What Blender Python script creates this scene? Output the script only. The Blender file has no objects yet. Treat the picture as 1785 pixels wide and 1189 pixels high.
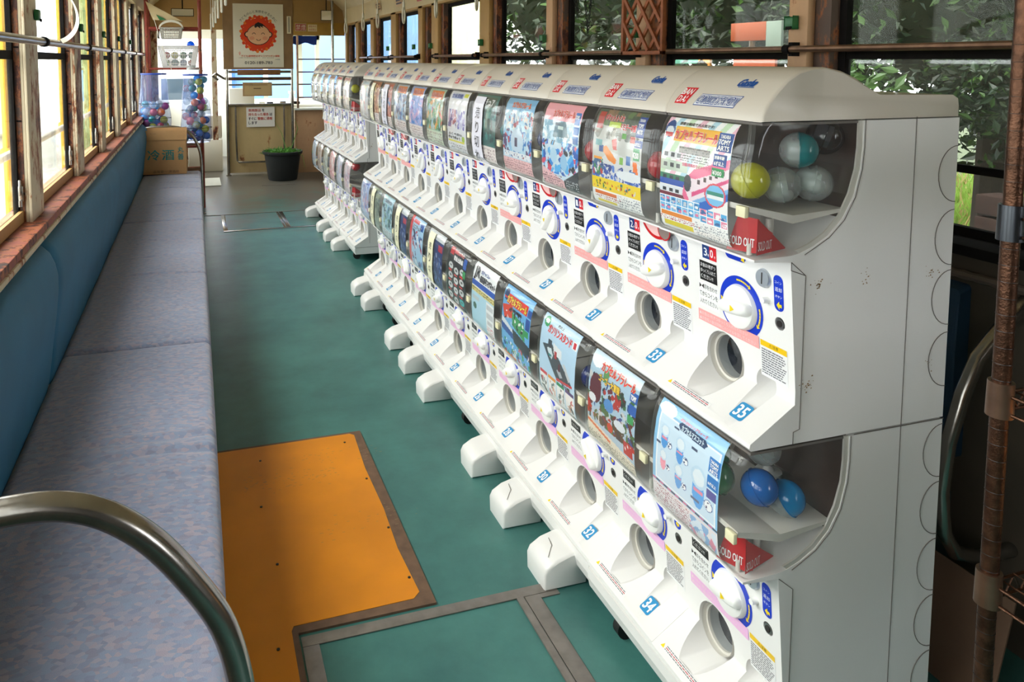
import bpy, bmesh, math, random
import numpy as np
from mathutils import Vector, Matrix, noise as mnoise
random.seed(7)
D = bpy.data
C = bpy.context.scene.collection
SC = bpy.context.scene
PI = math.pi
rad = math.radians

# ------------------------------------------------------------ camera, sky, light, exposure
cam = D.objects.new('camera', D.cameras.new('camera')); C.objects.link(cam); SC.camera = cam
cam.location = (0, 0, 1.42)
cam.rotation_euler = (rad(90-4.56), 0, rad(-17.06))
cam.data.sensor_width = 36; cam.data.lens = 1303/1785*36
cam.data.shift_x = (892.5-740)/1785; cam.data.shift_y = -(594.5-210)/1785
cam.data.clip_start = .02; cam.data.clip_end = 400
w = D.worlds.new('sky'); SC.world = w; w.use_nodes = True
bg = w.node_tree.nodes['Background']; bg.inputs[0].default_value = (.95, .97, 1, 1); bg.inputs[1].default_value = 4.2
SUN = D.lights.new('sun', 'SUN'); SUN.energy = 3.2; SUN.angle = rad(50); SUN.color = (1, .97, .9)
so = D.objects.new('sun', SUN); C.objects.link(so)
so.rotation_euler = Vector((-.80, .10, .85)).to_track_quat('Z', 'Y').to_euler()
def portal(loc, sx, sy, rot):
    l = D.lights.new('window_portal', 'AREA'); l.shape = 'RECTANGLE'; l.size = sx; l.size_y = sy
    l.cycles.is_portal = True
    o = D.objects.new('window_portal', l); o.location = loc; o.rotation_euler = rot; C.objects.link(o)
portal((-.60, 3.9, 1.43), 1.1, 10.6, (0, rad(-90), 0))
portal((1.98, 4.4, 1.43), 1.1, 8.0, (0, rad(90), 0))
vs = SC.view_settings; vs.view_transform = 'Standard'; vs.look = 'None'; vs.gamma = 1; vs.use_curve_mapping = False
vs.exposure = 1.0
SC.cycles.max_bounces = 7; SC.cycles.diffuse_bounces = 4; SC.cycles.glossy_bounces = 3
SC.cycles.transparent_max_bounces = 18; SC.cycles.transmission_bounces = 5
SC.cycles.caustics_reflective = False; SC.cycles.caustics_refractive = False
SC.cycles.use_denoising = True; SC.cycles.sample_clamp_indirect = 6
SC.cycles.use_adaptive_sampling = True; SC.cycles.adaptive_threshold = .02

# ------------------------------------------------------------ materials
def s2l(c):
    return tuple((x/12.92 if x <= .04045 else ((x+.055)/1.055)**2.4) for x in c)
def hx(h):
    h = h.lstrip('#'); return s2l(tuple(int(h[i:i+2], 16)/255 for i in (0, 2, 4)))
MATS = {}
def mat(name, col, rough=.5, metal=0, spec=.5, bump=0, bscale=60, var=0, vscale=6, coat=0, emit=None):
    """principled material; var mixes the colour towards a darker/lighter tone by noise"""
    m = D.materials.new(name); m.use_nodes = True; MATS[name] = m
    nt = m.node_tree; b = nt.nodes['Principled BSDF']
    if isinstance(col, str): col = hx(col)
    b.inputs['Base Color'].default_value = (*col, 1); b.inputs['Roughness'].default_value = rough
    b.inputs['Metallic'].default_value = metal; b.inputs['Specular IOR Level'].default_value = spec
    b.inputs['Coat Weight'].default_value = coat
    tc = nt.nodes.new('ShaderNodeTexCoord')
    if var:
        n = nt.nodes.new('ShaderNodeTexNoise'); n.inputs['Scale'].default_value = vscale; n.inputs['Detail'].default_value = 6
        nt.links.new(tc.outputs['Object'], n.inputs['Vector'])
        r = nt.nodes.new('ShaderNodeValToRGB'); r.color_ramp.elements[0].position = .3; r.color_ramp.elements[1].position = .7
        r.color_ramp.elements[0].color = (*[max(0, c*(1-var)) for c in col], 1)
        r.color_ramp.elements[1].color = (*[min(1, c*(1+var*.6)) for c in col], 1)
        nt.links.new(n.outputs['Fac'], r.inputs['Fac']); nt.links.new(r.outputs['Color'], b.inputs['Base Color'])
    if bump:
        n = nt.nodes.new('ShaderNodeTexNoise'); n.inputs['Scale'].default_value = bscale; n.inputs['Detail'].default_value = 4
        nt.links.new(tc.outputs['Object'], n.inputs['Vector'])
        bp = nt.nodes.new('ShaderNodeBump'); bp.inputs['Strength'].default_value = bump; bp.inputs['Distance'].default_value = .003
        nt.links.new(n.outputs['Fac'], bp.inputs['Height']); nt.links.new(bp.outputs['Normal'], b.inputs['Normal'])
    if emit:
        b.inputs['Emission Color'].default_value = (*col, 1); b.inputs['Emission Strength'].default_value = emit
    return m
def rusty(name, paint, rust='#5a2a18', dark='#2a1a14', scale=9, amount=.5, rough=.6):
    """flaking paint over rust: three-tone noise"""
    m = D.materials.new(name); m.use_nodes = True; nt = m.node_tree; b = nt.nodes['Principled BSDF']
    tc = nt.nodes.new('ShaderNodeTexCoord'); n = nt.nodes.new('ShaderNodeTexNoise')
    n.inputs['Scale'].default_value = scale; n.inputs['Detail'].default_value = 9; n.inputs['Roughness'].default_value = .72
    mp = nt.nodes.new('ShaderNodeMapping'); mp.inputs['Scale'].default_value = (1, 1, .45)
    nt.links.new(tc.outputs['Object'], mp.inputs[0]); nt.links.new(mp.outputs[0], n.inputs['Vector'])
    r = nt.nodes.new('ShaderNodeValToRGB'); e = r.color_ramp.elements
    e[0].position = amount-.12; e[0].color = (*hx(dark), 1)
    e[1].position = amount+.06; e[1].color = (*hx(paint), 1)
    k = e.new(amount-.03); k.color = (*hx(rust), 1); k = e.new(amount); k.color = (*hx('#9a5a30'), 1)
    k = e.new(.8); k.color = (*[x*.86 for x in hx(paint)], 1)
    nt.links.new(n.outputs['Fac'], r.inputs['Fac']); nt.links.new(r.outputs['Color'], b.inputs['Base Color'])
    bp = nt.nodes.new('ShaderNodeBump'); bp.inputs['Strength'].default_value = .35; bp.inputs['Distance'].default_value = .004
    nt.links.new(n.outputs['Fac'], bp.inputs['Height']); nt.links.new(bp.outputs['Normal'], b.inputs['Normal'])
    b.inputs['Roughness'].default_value = rough; MATS[name] = m
    return m
def clear(name, tint=(1, 1, 1), ior=1.45, rough=.03, haze=0, hcol=(.8, .8, .8), gl=1.0):
    """thin clear sheet: straight-through transmission plus Fresnel reflection, optional dusty film"""
    m = D.materials.new(name); m.use_nodes = True; nt = m.node_tree
    for n in list(nt.nodes):
        if n.type == 'BSDF_PRINCIPLED': nt.nodes.remove(n)
    out = [n for n in nt.nodes if n.type == 'OUTPUT_MATERIAL'][0]
    t = nt.nodes.new('ShaderNodeBsdfTransparent'); t.inputs[0].default_value = (*tint, 1)
    g = nt.nodes.new('ShaderNodeBsdfGlossy'); g.inputs['Roughness'].default_value = rough; g.inputs['Color'].default_value = (gl, gl, gl, 1)
    f = nt.nodes.new('ShaderNodeFresnel'); ge = nt.nodes.new('ShaderNodeNewGeometry'); mi = nt.nodes.new('ShaderNodeMapRange')
    mi.inputs[3].default_value = ior; mi.inputs[4].default_value = 1/ior; nt.links.new(ge.outputs['Backfacing'], mi.inputs[0]); nt.links.new(mi.outputs[0], f.inputs[0])
    mx = nt.nodes.new('ShaderNodeMixShader')
    nt.links.new(f.outputs[0], mx.inputs[0]); nt.links.new(t.outputs[0], mx.inputs[1]); nt.links.new(g.outputs[0], mx.inputs[2])
    last = mx
    if haze:
        d = nt.nodes.new('ShaderNodeBsdfDiffuse'); d.inputs[0].default_value = (*hcol, 1)
        n = nt.nodes.new('ShaderNodeTexNoise'); n.inputs['Scale'].default_value = 9; n.inputs['Detail'].default_value = 8
        tc = nt.nodes.new('ShaderNodeTexCoord'); nt.links.new(tc.outputs['Object'], n.inputs['Vector'])
        mr = nt.nodes.new('ShaderNodeMapRange'); mr.inputs[1].default_value = .35; mr.inputs[2].default_value = .75
        mr.inputs[3].default_value = haze*.4; mr.inputs[4].default_value = haze*1.5
        nt.links.new(n.outputs['Fac'], mr.inputs[0])
        m2 = nt.nodes.new('ShaderNodeMixShader')
        nt.links.new(mr.outputs[0], m2.inputs[0]); nt.links.new(mx.outputs[0], m2.inputs[1]); nt.links.new(d.outputs[0], m2.inputs[2])
        last = m2
    nt.links.new(last.outputs[0], out.inputs[0]); MATS[name] = m
    return m
def printed(name, rough=.35, spec=.5):
    m = D.materials.new(name); m.use_nodes = True; nt = m.node_tree; b = nt.nodes['Principled BSDF']
    a = nt.nodes.new('ShaderNodeAttribute'); a.attribute_name = 'Col'
    nt.links.new(a.outputs['Color'], b.inputs['Base Color']); b.inputs['Roughness'].default_value = rough
    b.inputs['Specular IOR Level'].default_value = spec; MATS[name] = m
    return m
PR = printed('print_ink')
WHITE = mat('machine_white', '#ebe9e7', .38, bump=.05, bscale=700, coat=.1)
GREYW = mat('machine_side', '#d6d2ce', .42, bump=.08, bscale=900)
LIDM = mat('lid_plastic', '#d3cabd', .4, bump=.04, bscale=500, coat=.1)
KNOB = mat('knob_white', '#f2f1ee', .3)
SHELFM = mat('hopper_plastic', '#d8d4cc', .45)
LINER = mat('bay_brown', '#43342e', .5)
HOLEM = mat('chute_dark', '#20262e', .15)
CLEAR = clear('clear_cover', (.97, .975, .97), 1.42, .06, haze=.05)
FLAP = clear('chute_flap', (.7, .74, .78), 1.5, .04)
SLOTM = mat('coin_plate', '#c3cad2', .3, .6)
LOCKM = mat('lock_steel', '#9a9a98', .3, .9)
LOCKD = mat('lock_dark', '#26211f', .4)
SEAM = mat('seam_line', '#a49d97', .6)
SEAMD = mat('seam_dark', '#6c6560', .6)
LATCH = mat('latch_cream', '#e6e0bb', .5)
RUBBER = mat('black_rubber', '#161616', .6)
STEEL = mat('scuffed_steel', '#a9a49d', .22, .95, var=.25, vscale=14, bump=.05, bscale=90)
STEELB = mat('bronzed_steel', '#8d6f5c', .3, .85, var=.35, vscale=18)
CREAM = rusty('cream_paint', '#d0c0a2', amount=.43)
CREAM2 = rusty('cream_paint_clean', '#cdb98e', amount=.30, scale=6)
OCHRE = rusty('ochre_paint', '#b08a52', amount=.30, scale=6)
SILLM = rusty('sill_redbrown', '#8d4a3c', amount=.47, rust='#5c2318', scale=14)
TRACK = rusty('track_brown', '#5a463c', amount=.48, dark='#1d1512', scale=12)
BLACKF = mat('sash_black', '#171413', .8, spec=.15, var=.3, vscale=30)
RED_R = rusty('rack_red', '#8c3527', amount=.4, rust='#4a1b12', scale=20)
GREENP = mat('green_plastic', '#1d6b3a', .35)
TEALB = mat('backrest_teal', '#1f6282', .62, bump=.3, bscale=500, var=.14, vscale=5)
TAN = rusty('tan_panel', '#c99f79', amount=.36, scale=12)
DOORC = rusty('door_cream', '#cdb483', amount=.33, scale=7)
BLUE_T = mat('blue_tarp', '#4f7fd0', .6, var=.15, vscale=2)
BLUEP = mat('blue_sheet', '#7fa9dd', .6, var=.06, vscale=1.5)
PALE = mat('pale_sheet', '#dfe3dc', .7, var=.1, vscale=1)
YELP = mat('yellow_paint', '#e8b41e', .5, var=.12, vscale=10)
GROUND = mat('gravel', '#a9a79f', .9, bump=.5, bscale=30, var=.12, vscale=8)
CARDB = mat('cardboard', '#b98f60', .85, bump=.08, bscale=200, var=.06, vscale=20)
TERRA = mat('lattice_wood', '#96522c', .6, var=.3, vscale=30)
WOODB = mat('brown_wood', '#8a5f38', .7, var=.25, vscale=16)
POT = mat('pot_black', '#252a2c', .5)
SOIL = mat('soil', '#3a2c20', .95)
GRASSB = mat('grass_blade', '#5c9a3c', .6, var=.3, vscale=9)
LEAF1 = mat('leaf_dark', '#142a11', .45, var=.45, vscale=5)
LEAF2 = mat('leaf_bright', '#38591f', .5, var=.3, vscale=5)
BARK = mat('bark', '#2b2219', .9, bump=.5)
CHAINM = mat('chain_iron', '#1c1b1a', .5, .5)
STRAPM = mat('strap_white', '#dbd5c4', .5)
GLASSW = clear('window_glass', (.93, .95, .93), 1.45, .02, haze=.06, hcol=(.7, .7, .62))
GLASSD = clear('dusty_glass', (.80, .82, .76), 1.3, .03, haze=.07, hcol=(.30, .30, .22), gl=.35)

# fabric of the long seat
def seat_mat():
    m = D.materials.new('moquette'); m.use_nodes = True; nt = m.node_tree; b = nt.nodes['Principled BSDF']
    tc = nt.nodes.new('ShaderNodeTexCoord'); mp = nt.nodes.new('ShaderNodeMapping'); mp.inputs['Scale'].default_value = (1, 1.6, 1)
    nt.links.new(tc.outputs['Object'], mp.inputs[0])
    v = nt.nodes.new('ShaderNodeTexVoronoi'); v.inputs['Scale'].default_value = 70; nt.links.new(mp.outputs[0], v.inputs['Vector'])
    sp = nt.nodes.new('ShaderNodeSeparateColor'); nt.links.new(v.outputs['Color'], sp.inputs[0])
    r = nt.nodes.new('ShaderNodeValToRGB'); e = r.color_ramp.elements
    e[0].color = (*hx('#737c9a'), 1); e[1].position = 1; e[1].color = (*hx('#7e92ac'), 1)
    for p, c in ((.2, '#7d93b0'), (.42, '#8b8da4'), (.6, '#a29ba8'), (.75, '#b09a9e'), (.88, '#6f7288')):
        k = e.new(p); k.color = (*hx(c), 1)
    r.color_ramp.interpolation = 'LINEAR'
    nt.links.new(sp.outputs[0], r.inputs['Fac'])
    n = nt.nodes.new('ShaderNodeTexNoise'); n.inputs['Scale'].default_value = 5; nt.links.new(tc.outputs['Object'], n.inputs['Vector'])
    mx = nt.nodes.new('ShaderNodeMix'); mx.data_type = 'RGBA'; mx.inputs[7].default_value = (*hx('#8a8ea6'), 1)
    mx.inputs[0].default_value = .45; nt.links.new(r.outputs['Color'], mx.inputs[6])
    nt.links.new(mx.outputs[2], b.inputs['Base Color'])
    wv = nt.nodes.new('ShaderNodeTexNoise'); wv.inputs['Scale'].default_value = 420; nt.links.new(tc.outputs['Object'], wv.inputs['Vector'])
    bp = nt.nodes.new('ShaderNodeBump'); bp.inputs['Strength'].default_value = .35; bp.inputs['Distance'].default_value = .002
    nt.links.new(wv.outputs['Fac'], bp.inputs['Height']); nt.links.new(bp.outputs['Normal'], b.inputs['Normal'])
    b.inputs['Roughness'].default_value = .8; b.inputs['Sheen Weight'].default_value = .25
    return m
MOQ = seat_mat()
def floor_mat():
    m = D.materials.new('linoleum'); m.use_nodes = True; nt = m.node_tree; b = nt.nodes['Principled BSDF']
    tc = nt.nodes.new('ShaderNodeTexCoord'); sx = nt.nodes.new('ShaderNodeSeparateXYZ'); nt.links.new(tc.outputs['Object'], sx.inputs[0])
    n = nt.nodes.new('ShaderNodeTexNoise'); n.inputs['Scale'].default_value = 3.2; n.inputs['Detail'].default_value = 8; n.inputs['Roughness'].default_value = .65
    nt.links.new(tc.outputs['Object'], n.inputs['Vector'])
    r = nt.nodes.new('ShaderNodeValToRGB'); e = r.color_ramp.elements
    e[0].position = .32; e[0].color = (*hx('#356260'), 1); e[1].position = .68; e[1].color = (*hx('#4a8079'), 1)
    nt.links.new(n.outputs['Fac'], r.inputs['Fac'])
    # wear: brown-grey patches growing with distance along the aisle
    mr = nt.nodes.new('ShaderNodeMapRange'); mr.inputs[1].default_value = 3.2; mr.inputs[2].default_value = 9.5; mr.inputs[3].default_value = -.45; mr.inputs[4].default_value = .42
    nt.links.new(sx.outputs['Y'], mr.inputs[0])
    n2 = nt.nodes.new('ShaderNodeTexNoise'); n2.inputs['Scale'].default_value = 2.1; n2.inputs['Detail'].default_value = 9; n2.inputs['Roughness'].default_value = .7
    nt.links.new(tc.outputs['Object'], n2.inputs['Vector'])
    ad = nt.nodes.new('ShaderNodeMath'); ad.operation = 'ADD'; nt.links.new(mr.outputs[0], ad.inputs[0]); nt.links.new(n2.outputs['Fac'], ad.inputs[1])
    ra = nt.nodes.new('ShaderNodeMapRange'); ra.inputs[1].default_value = .48; ra.inputs[2].default_value = .7
    nt.links.new(ad.outputs[0], ra.inputs[0])
    mx = nt.nodes.new('ShaderNodeMix'); mx.data_type = 'RGBA'; mx.inputs[7].default_value = (*hx('#5d5a52'), 1)
    nt.links.new(ra.outputs[0], mx.inputs[0]); nt.links.new(r.outputs['Color'], mx.inputs[6])
    # light scuffs
    n3 = nt.nodes.new('ShaderNodeTexNoise'); n3.inputs['Scale'].default_value = 28; n3.inputs['Detail'].default_value = 10; n3.inputs['Roughness'].default_value = .8
    nt.links.new(tc.outputs['Object'], n3.inputs['Vector'])
    rb = nt.nodes.new('ShaderNodeMapRange'); rb.inputs[1].default_value = .62; rb.inputs[2].default_value = .75; rb.inputs[4].default_value = .35
    nt.links.new(n3.outputs['Fac'], rb.inputs[0])
    m2 = nt.nodes.new('ShaderNodeMix'); m2.data_type = 'RGBA'; m2.inputs[7].default_value = (*hx('#9ab0a8'), 1)
    nt.links.new(rb.outputs[0], m2.inputs[0]); nt.links.new(mx.outputs[2], m2.inputs[6]); nt.links.new(m2.outputs[2], b.inputs['Base Color'])
    b.inputs['Roughness'].default_value = .36
    bp = nt.nodes.new('ShaderNodeBump'); bp.inputs['Strength'].default_value = .08; bp.inputs['Distance'].default_value = .003
    nt.links.new(n3.outputs['Fac'], bp.inputs['Height']); nt.links.new(bp.outputs['Normal'], b.inputs['Normal'])
    return m
LINO = floor_mat()
ORANGE = mat('orange_board', '#e08a12', .42, var=.16, vscale=3.5, bump=.05, bscale=300)
EDGEW = mat('board_edge', '#6d5340', .8, var=.25, vscale=30)
STRIPM = mat('floor_strip', '#8d8680', .45, .55, var=.2, vscale=25)

# ------------------------------------------------------------ mesh helpers
class MB:
    def __init__(s): s.v = []; s.f = []; s.m = []; s.c = []; s.sm = []
    def add(s, vs, fs, mi=0, col=(1, 1, 1), sm=False):
        b = len(s.v); s.v += [tuple(p) for p in vs]
        for q in fs: s.f.append(tuple(b+i for i in q)); s.m.append(mi); s.c.append(col); s.sm.append(sm)
        return s
    def box(s, x0, x1, y0, y1, z0, z1, mi=0, col=(1, 1, 1), M=None):
        vs = [Vector((x, y, z)) for x in (x0, x1) for y in (y0, y1) for z in (z0, z1)]
        if M is not None: vs = [M @ v for v in vs]
        return s.add(vs, [(0, 1, 3, 2), (4, 6, 7, 5), (0, 4, 5, 1), (2, 3, 7, 6), (0, 2, 6, 4), (1, 5, 7, 3)], mi, col)
    def bbox(s, x0, x1, y0, y1, z0, z1, r=.005, mi=0, col=(1, 1, 1), M=None):
        """box with chamfered edges"""
        bm = bmesh.new(); bmesh.ops.create_cube(bm, size=1)
        for v in bm.verts:
            v.co = Vector(((x0+x1)/2+v.co.x*(x1-x0), (y0+y1)/2+v.co.y*(y1-y0), (z0+z1)/2+v.co.z*(z1-z0)))
        bmesh.ops.bevel(bm, geom=list(bm.edges), offset=r, segments=2, affect='EDGES', profile=.5)
        vs = [M @ v.co if M is not None else v.co for v in bm.verts]
        s.add(vs, [[v.index for v in f.verts] for f in bm.faces], mi, col, True); bm.free(); return s
    def prism(s, prof, y0, y1, mi=0, col=(1, 1, 1), f=None, sm=False, inset=0):
        """profile of (x,z) extruded along y; f maps (x,y,z)"""
        f = f or (lambda x, y, z: (x, y, z)); n = len(prof)
        if inset:
            cx = sum(p[0] for p in prof)/n; cz = sum(p[1] for p in prof)/n
            def ins(p, k):
                dx, dz = cx-p[0], cz-p[1]; L = math.hypot(dx, dz) or 1
                return (p[0]+dx/L*k, p[1]+dz/L*k)
            rings = [(y0, inset), (y0+inset*.4, inset*.3), (y0+inset, 0), (y1-inset, 0), (y1-inset*.4, inset*.3), (y1, inset)]
        else:
            rings = [(y0, 0), (y1, 0)]; ins = lambda p, k: p
        vs = []
        for y, k in rings:
            for p in prof: q = ins(p, k) if k else p; vs.append(f(q[0], y, q[1]))
        fs = []
        for r in range(len(rings)-1):
            for i in range(n):
                j = (i+1) % n; fs.append((r*n+i, r*n+j, (r+1)*n+j, (r+1)*n+i))
        s.add(vs, fs, mi, col, sm)
        b = len(s.v)-len(vs)
        s.f.append(tuple(b+i for i in range(n))[::-1]); s.m.append(mi); s.c.append(col); s.sm.append(False)
        s.f.append(tuple(b+(len(rings)-1)*n+i for i in range(n))); s.m.append(mi); s.c.append(col); s.sm.append(False)
        return s
    def cyl(s, p0, p1, r0, r1=None, n=16, mi=0, col=(1, 1, 1), cap=True):
        r1 = r0 if r1 is None else r1; p0 = Vector(p0); p1 = Vector(p1); d = (p1-p0).normalized()
        a = d.orthogonal().normalized(); b = d.cross(a); vs = []
        for p, r in ((p0, r0), (p1, r1)):
            for i in range(n):
                t = 2*PI*i/n; vs.append(p+(a*math.cos(t)+b*math.sin(t))*r)
        s.add(vs, [(i, (i+1) % n, n+(i+1) % n, n+i) for i in range(n)], mi, col, True)
        if cap:
            B = len(s.v)-2*n
            for q in (tuple(B+i for i in range(n))[::-1], tuple(B+n+i for i in range(n))):
                s.f.append(q); s.m.append(mi); s.c.append(col); s.sm.append(False)
        return s
    def tube(s, pts, r, n=10, mi=0, col=(1, 1, 1), closed=False, rs=None):
        pts = [Vector(p) for p in pts]; N = len(pts); vs = []; prev = None
        for i, p in enumerate(pts):
            if closed: t = (pts[(i+1) % N]-pts[i-1]).normalized()
            else: t = (pts[min(i+1, N-1)]-pts[max(i-1, 0)]).normalized()
            if prev is None: a = t.orthogonal().normalized()
            else:
                a = prev-t*prev.dot(t); a = a.normalized() if a.length > 1e-6 else t.orthogonal().normalized()
            prev = a; b = t.cross(a); rr = rs[i] if rs else r
            for k in range(n):
                th = 2*PI*k/n; vs.append(p+(a*math.cos(th)+b*math.sin(th))*rr)
        fs = []
        for i in range(N if closed else N-1):
            for k in range(n):
                i2 = (i+1) % N; fs.append((i*n+k, i*n+(k+1) % n, i2*n+(k+1) % n, i2*n+k))
        s.add(vs, fs, mi, col, True)
        if not closed:
            B = len(s.v)-len(vs)
            for q in (tuple(B+i for i in range(n))[::-1], tuple(B+(N-1)*n+i for i in range(n))):
                s.f.append(q); s.m.append(mi); s.c.append(col); s.sm.append(False)
        return s
    def sphere(s, c, r, n=16, m=10, mi=0, mi2=None, sc=(1, 1, 1), M=None, col=(1, 1, 1)):
        vs = []; fs = []; ms = []
        for j in range(m+1):
            t = PI*j/m
            for i in range(n):
                p = 2*PI*i/n; q = Vector((r*sc[0]*math.sin(t)*math.cos(p), r*sc[1]*math.sin(t)*math.sin(p), r*sc[2]*math.cos(t)))
                if M is not None: q = M @ q
                vs.append(Vector(c)+q)
        for j in range(m):
            for i in range(n): 
                fs.append((j*n+i, (j+1)*n+i, (j+1)*n+(i+1) % n, j*n+(i+1) % n)); ms.append(mi if (mi2 is None or j < m//2) else mi2)
        B = len(s.f); s.add(vs, fs, mi, col, True)
        for k, q in enumerate(ms): s.m[B+k] = q
        return s
    def lathe(s, prof, c=(0, 0, 0), n=24, mi=0, axis='z', col=(1, 1, 1)):
        vs = []
        for r, h in prof:
            for i in range(n):
                t = 2*PI*i/n
                if axis == 'z': vs.append((c[0]+r*math.cos(t), c[1]+r*math.sin(t), c[2]+h))
                else: vs.append((c[0]+h, c[1]+r*math.cos(t), c[2]+r*math.sin(t)))
        fs = [(j*n+i, j*n+(i+1) % n, (j+1)*n+(i+1) % n, (j+1)*n+i) for j in range(len(prof)-1) for i in range(n)]
        return s.add(vs, fs, mi, col, True)
    def build(s, name, mats, parent=None, loc=None, rot=None, label=None, sharp=35, recalc=False):
        me = D.meshes.new(name); me.from_pydata(s.v, [], s.f)
        if not isinstance(mats, (list, tuple)): mats = [mats]
        for m in mats: me.materials.append(m)
        me.polygons.foreach_set('material_index', s.m); me.polygons.foreach_set('use_smooth', s.sm)
        if PR in mats:
            ca = me.color_attributes.new('Col', 'FLOAT_COLOR', 'CORNER')
            arr = np.empty((len(me.loops), 4), np.float32); k = 0
            cs = np.array([(*c, 1) for c in s.c], np.float32)
            tot = np.array([len(f) for f in s.f]); arr[:] = np.repeat(cs, tot, axis=0)
            ca.data.foreach_set('color', arr.ravel())
        if recalc:
            bm = bmesh.new(); bm.from_mesh(me); bmesh.ops.recalc_face_normals(bm, faces=bm.faces); bm.to_mesh(me); bm.free()
        if any(s.sm): me.set_sharp_from_angle(angle=rad(sharp))
        me.update()
        o = D.objects.new(name, me); C.objects.link(o)
        if parent: o.parent = parent
        if loc: o.location = loc
        if rot: o.rotation_euler = rot
        if label: o['label'] = label
        return o
def tag(o, label, cat=None, group=None, kind=None):
    o['label'] = label
    if cat: o['category'] = cat
    if group: o['group'] = group
    if kind: o['kind'] = kind
    return o
def thing(name, label, cat, loc=(0, 0, 0), rz=0, group=None):
    o = D.objects.new(name, None); C.objects.link(o); o.location = loc; o.rotation_euler = (0, 0, rz); o.empty_display_size = .05
    return tag(o, label, cat, group)
def struct(o): o['kind'] = 'structure'; return o
def sgroup(name, loc=(0, 0, 0)):
    o = D.objects.new(name, None); C.objects.link(o); o.location = loc; o['kind'] = 'structure'; return o
def share(o, name, parent, loc=None, label=None):
    c = D.objects.new(name, o.data); C.objects.link(c); c.parent = parent
    if loc: c.location = loc
    if label: c['label'] = label
    return c
# ---- lettering: outline glyphs as flat faces, fitted to a box on any surface
GL = {}
def glyphs(s, off=0.0):
    if (s, off) in GL: return GL[(s, off)]
    cu = D.curves.new('g', 'FONT'); cu.body = s; cu.resolution_u = 2; cu.offset = off
    o = D.objects.new('g', cu); C.objects.link(o)
    dg = bpy.context.evaluated_depsgraph_get(); ev = o.evaluated_get(dg); me = ev.to_mesh()
    vs = np.array([v.co[:2] for v in me.vertices]).reshape(-1, 2); fs = [tuple(p.vertices) for p in me.polygons]
    ev.to_mesh_clear(); D.objects.remove(o); D.curves.remove(cu)
    if len(vs): lo = vs.min(0); hi = vs.max(0)
    else: lo = np.zeros(2); hi = np.ones(2)
    GL[(s, off)] = ((vs-lo)/np.maximum(hi-lo, 1e-6), fs, (hi-lo)[0]/max((hi-lo)[1], 1e-6)); return GL[(s, off)]
def text(mb, s, u0, v0, u1, v1, mp, col, h=.0006, off=0, mi=0, slant=0, keep=False, rot=0):
    """fit string s into the box (u0,v0)-(u1,v1); mp maps (u,v,h) to 3-D"""
    vs, fs, asp = glyphs(s, 0)
    if keep:
        W_, H_ = u1-u0, v1-v0
        if W_/H_ > asp: d = (W_-H_*asp)/2; u0 += d; u1 -= d
        else: d = (H_-W_/asp)/2; v0 += d; v1 -= d
    d = max(0, off)*.55*(v1-v0)   # heavier strokes: the glyph laid down a few times, slightly shifted
    for k, (dx, dy) in enumerate(((0, 0), (d, d), (-d, -d), (d, -d), (-d, d)) if off > .012 else ((0, 0),)):
        out = []
        for a, b in vs:
            if rot == 180: a, b = 1-a, 1-b
            out.append(mp(u0+a*(u1-u0)+dx+slant*(b-.5)*(v1-v0), v0+b*(v1-v0)+dy, h+k*.00004))
        mb.add(out, fs, mi, col)
def quad(mb, u0, v0, u1, v1, mp, col, h=.0003, mi=0, nv=1, slant=0):
    vs = []
    for j in range(nv+1):
        v = v0+(v1-v0)*j/nv; k = slant*(v-(v0+v1)/2)
        vs += [mp(u0+k, v, h), mp(u1+k, v, h)]
    mb.add(vs, [(2*j, 2*j+1, 2*j+3, 2*j+2) for j in range(nv)], mi, col)
def disc(mb, u, v, r, mp, col, h=.0003, n=24, r_in=0, ry=None, a0=0, a1=2*PI, mi=0):
    ry = ry or r; full = abs(a1-a0-2*PI) < 1e-6; N = n
    A = [a0+(a1-a0)*i/N for i in range(N+1)]
    if r_in:
        k = r_in/r; vs = []
        for a in A: vs += [mp(u+r*math.cos(a), v+ry*math.sin(a), h), mp(u+k*r*math.cos(a), v+k*ry*math.sin(a), h)]
        mb.add(vs, [(2*i, 2*i+2, 2*i+3, 2*i+1) for i in range(N)], mi, col)
    else:
        vs = [mp(u, v, h)]+[mp(u+r*math.cos(a), v+ry*math.sin(a), h) for a in A]
        mb.add(vs, [(0, i+1, i+2) for i in range(N)], mi, col)
def poly(mb, pts, mp, col, h=.0004, mi=0):
    mb.add([mp(a, b, h) for a, b in pts], [tuple(range(len(pts)))], mi, col)
def rrect(u0, v0, u1, v1, r, n=5):
    p = []
    for cx, cy, a in ((u1-r, v0+r, -PI/2), (u1-r, v1-r, 0), (u0+r, v1-r, PI/2), (u0+r, v0+r, PI)):
        for i in range(n+1): t = a+PI/2*i/n; p.append((cx+r*math.cos(t), cy+r*math.sin(t)))
    return p

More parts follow.
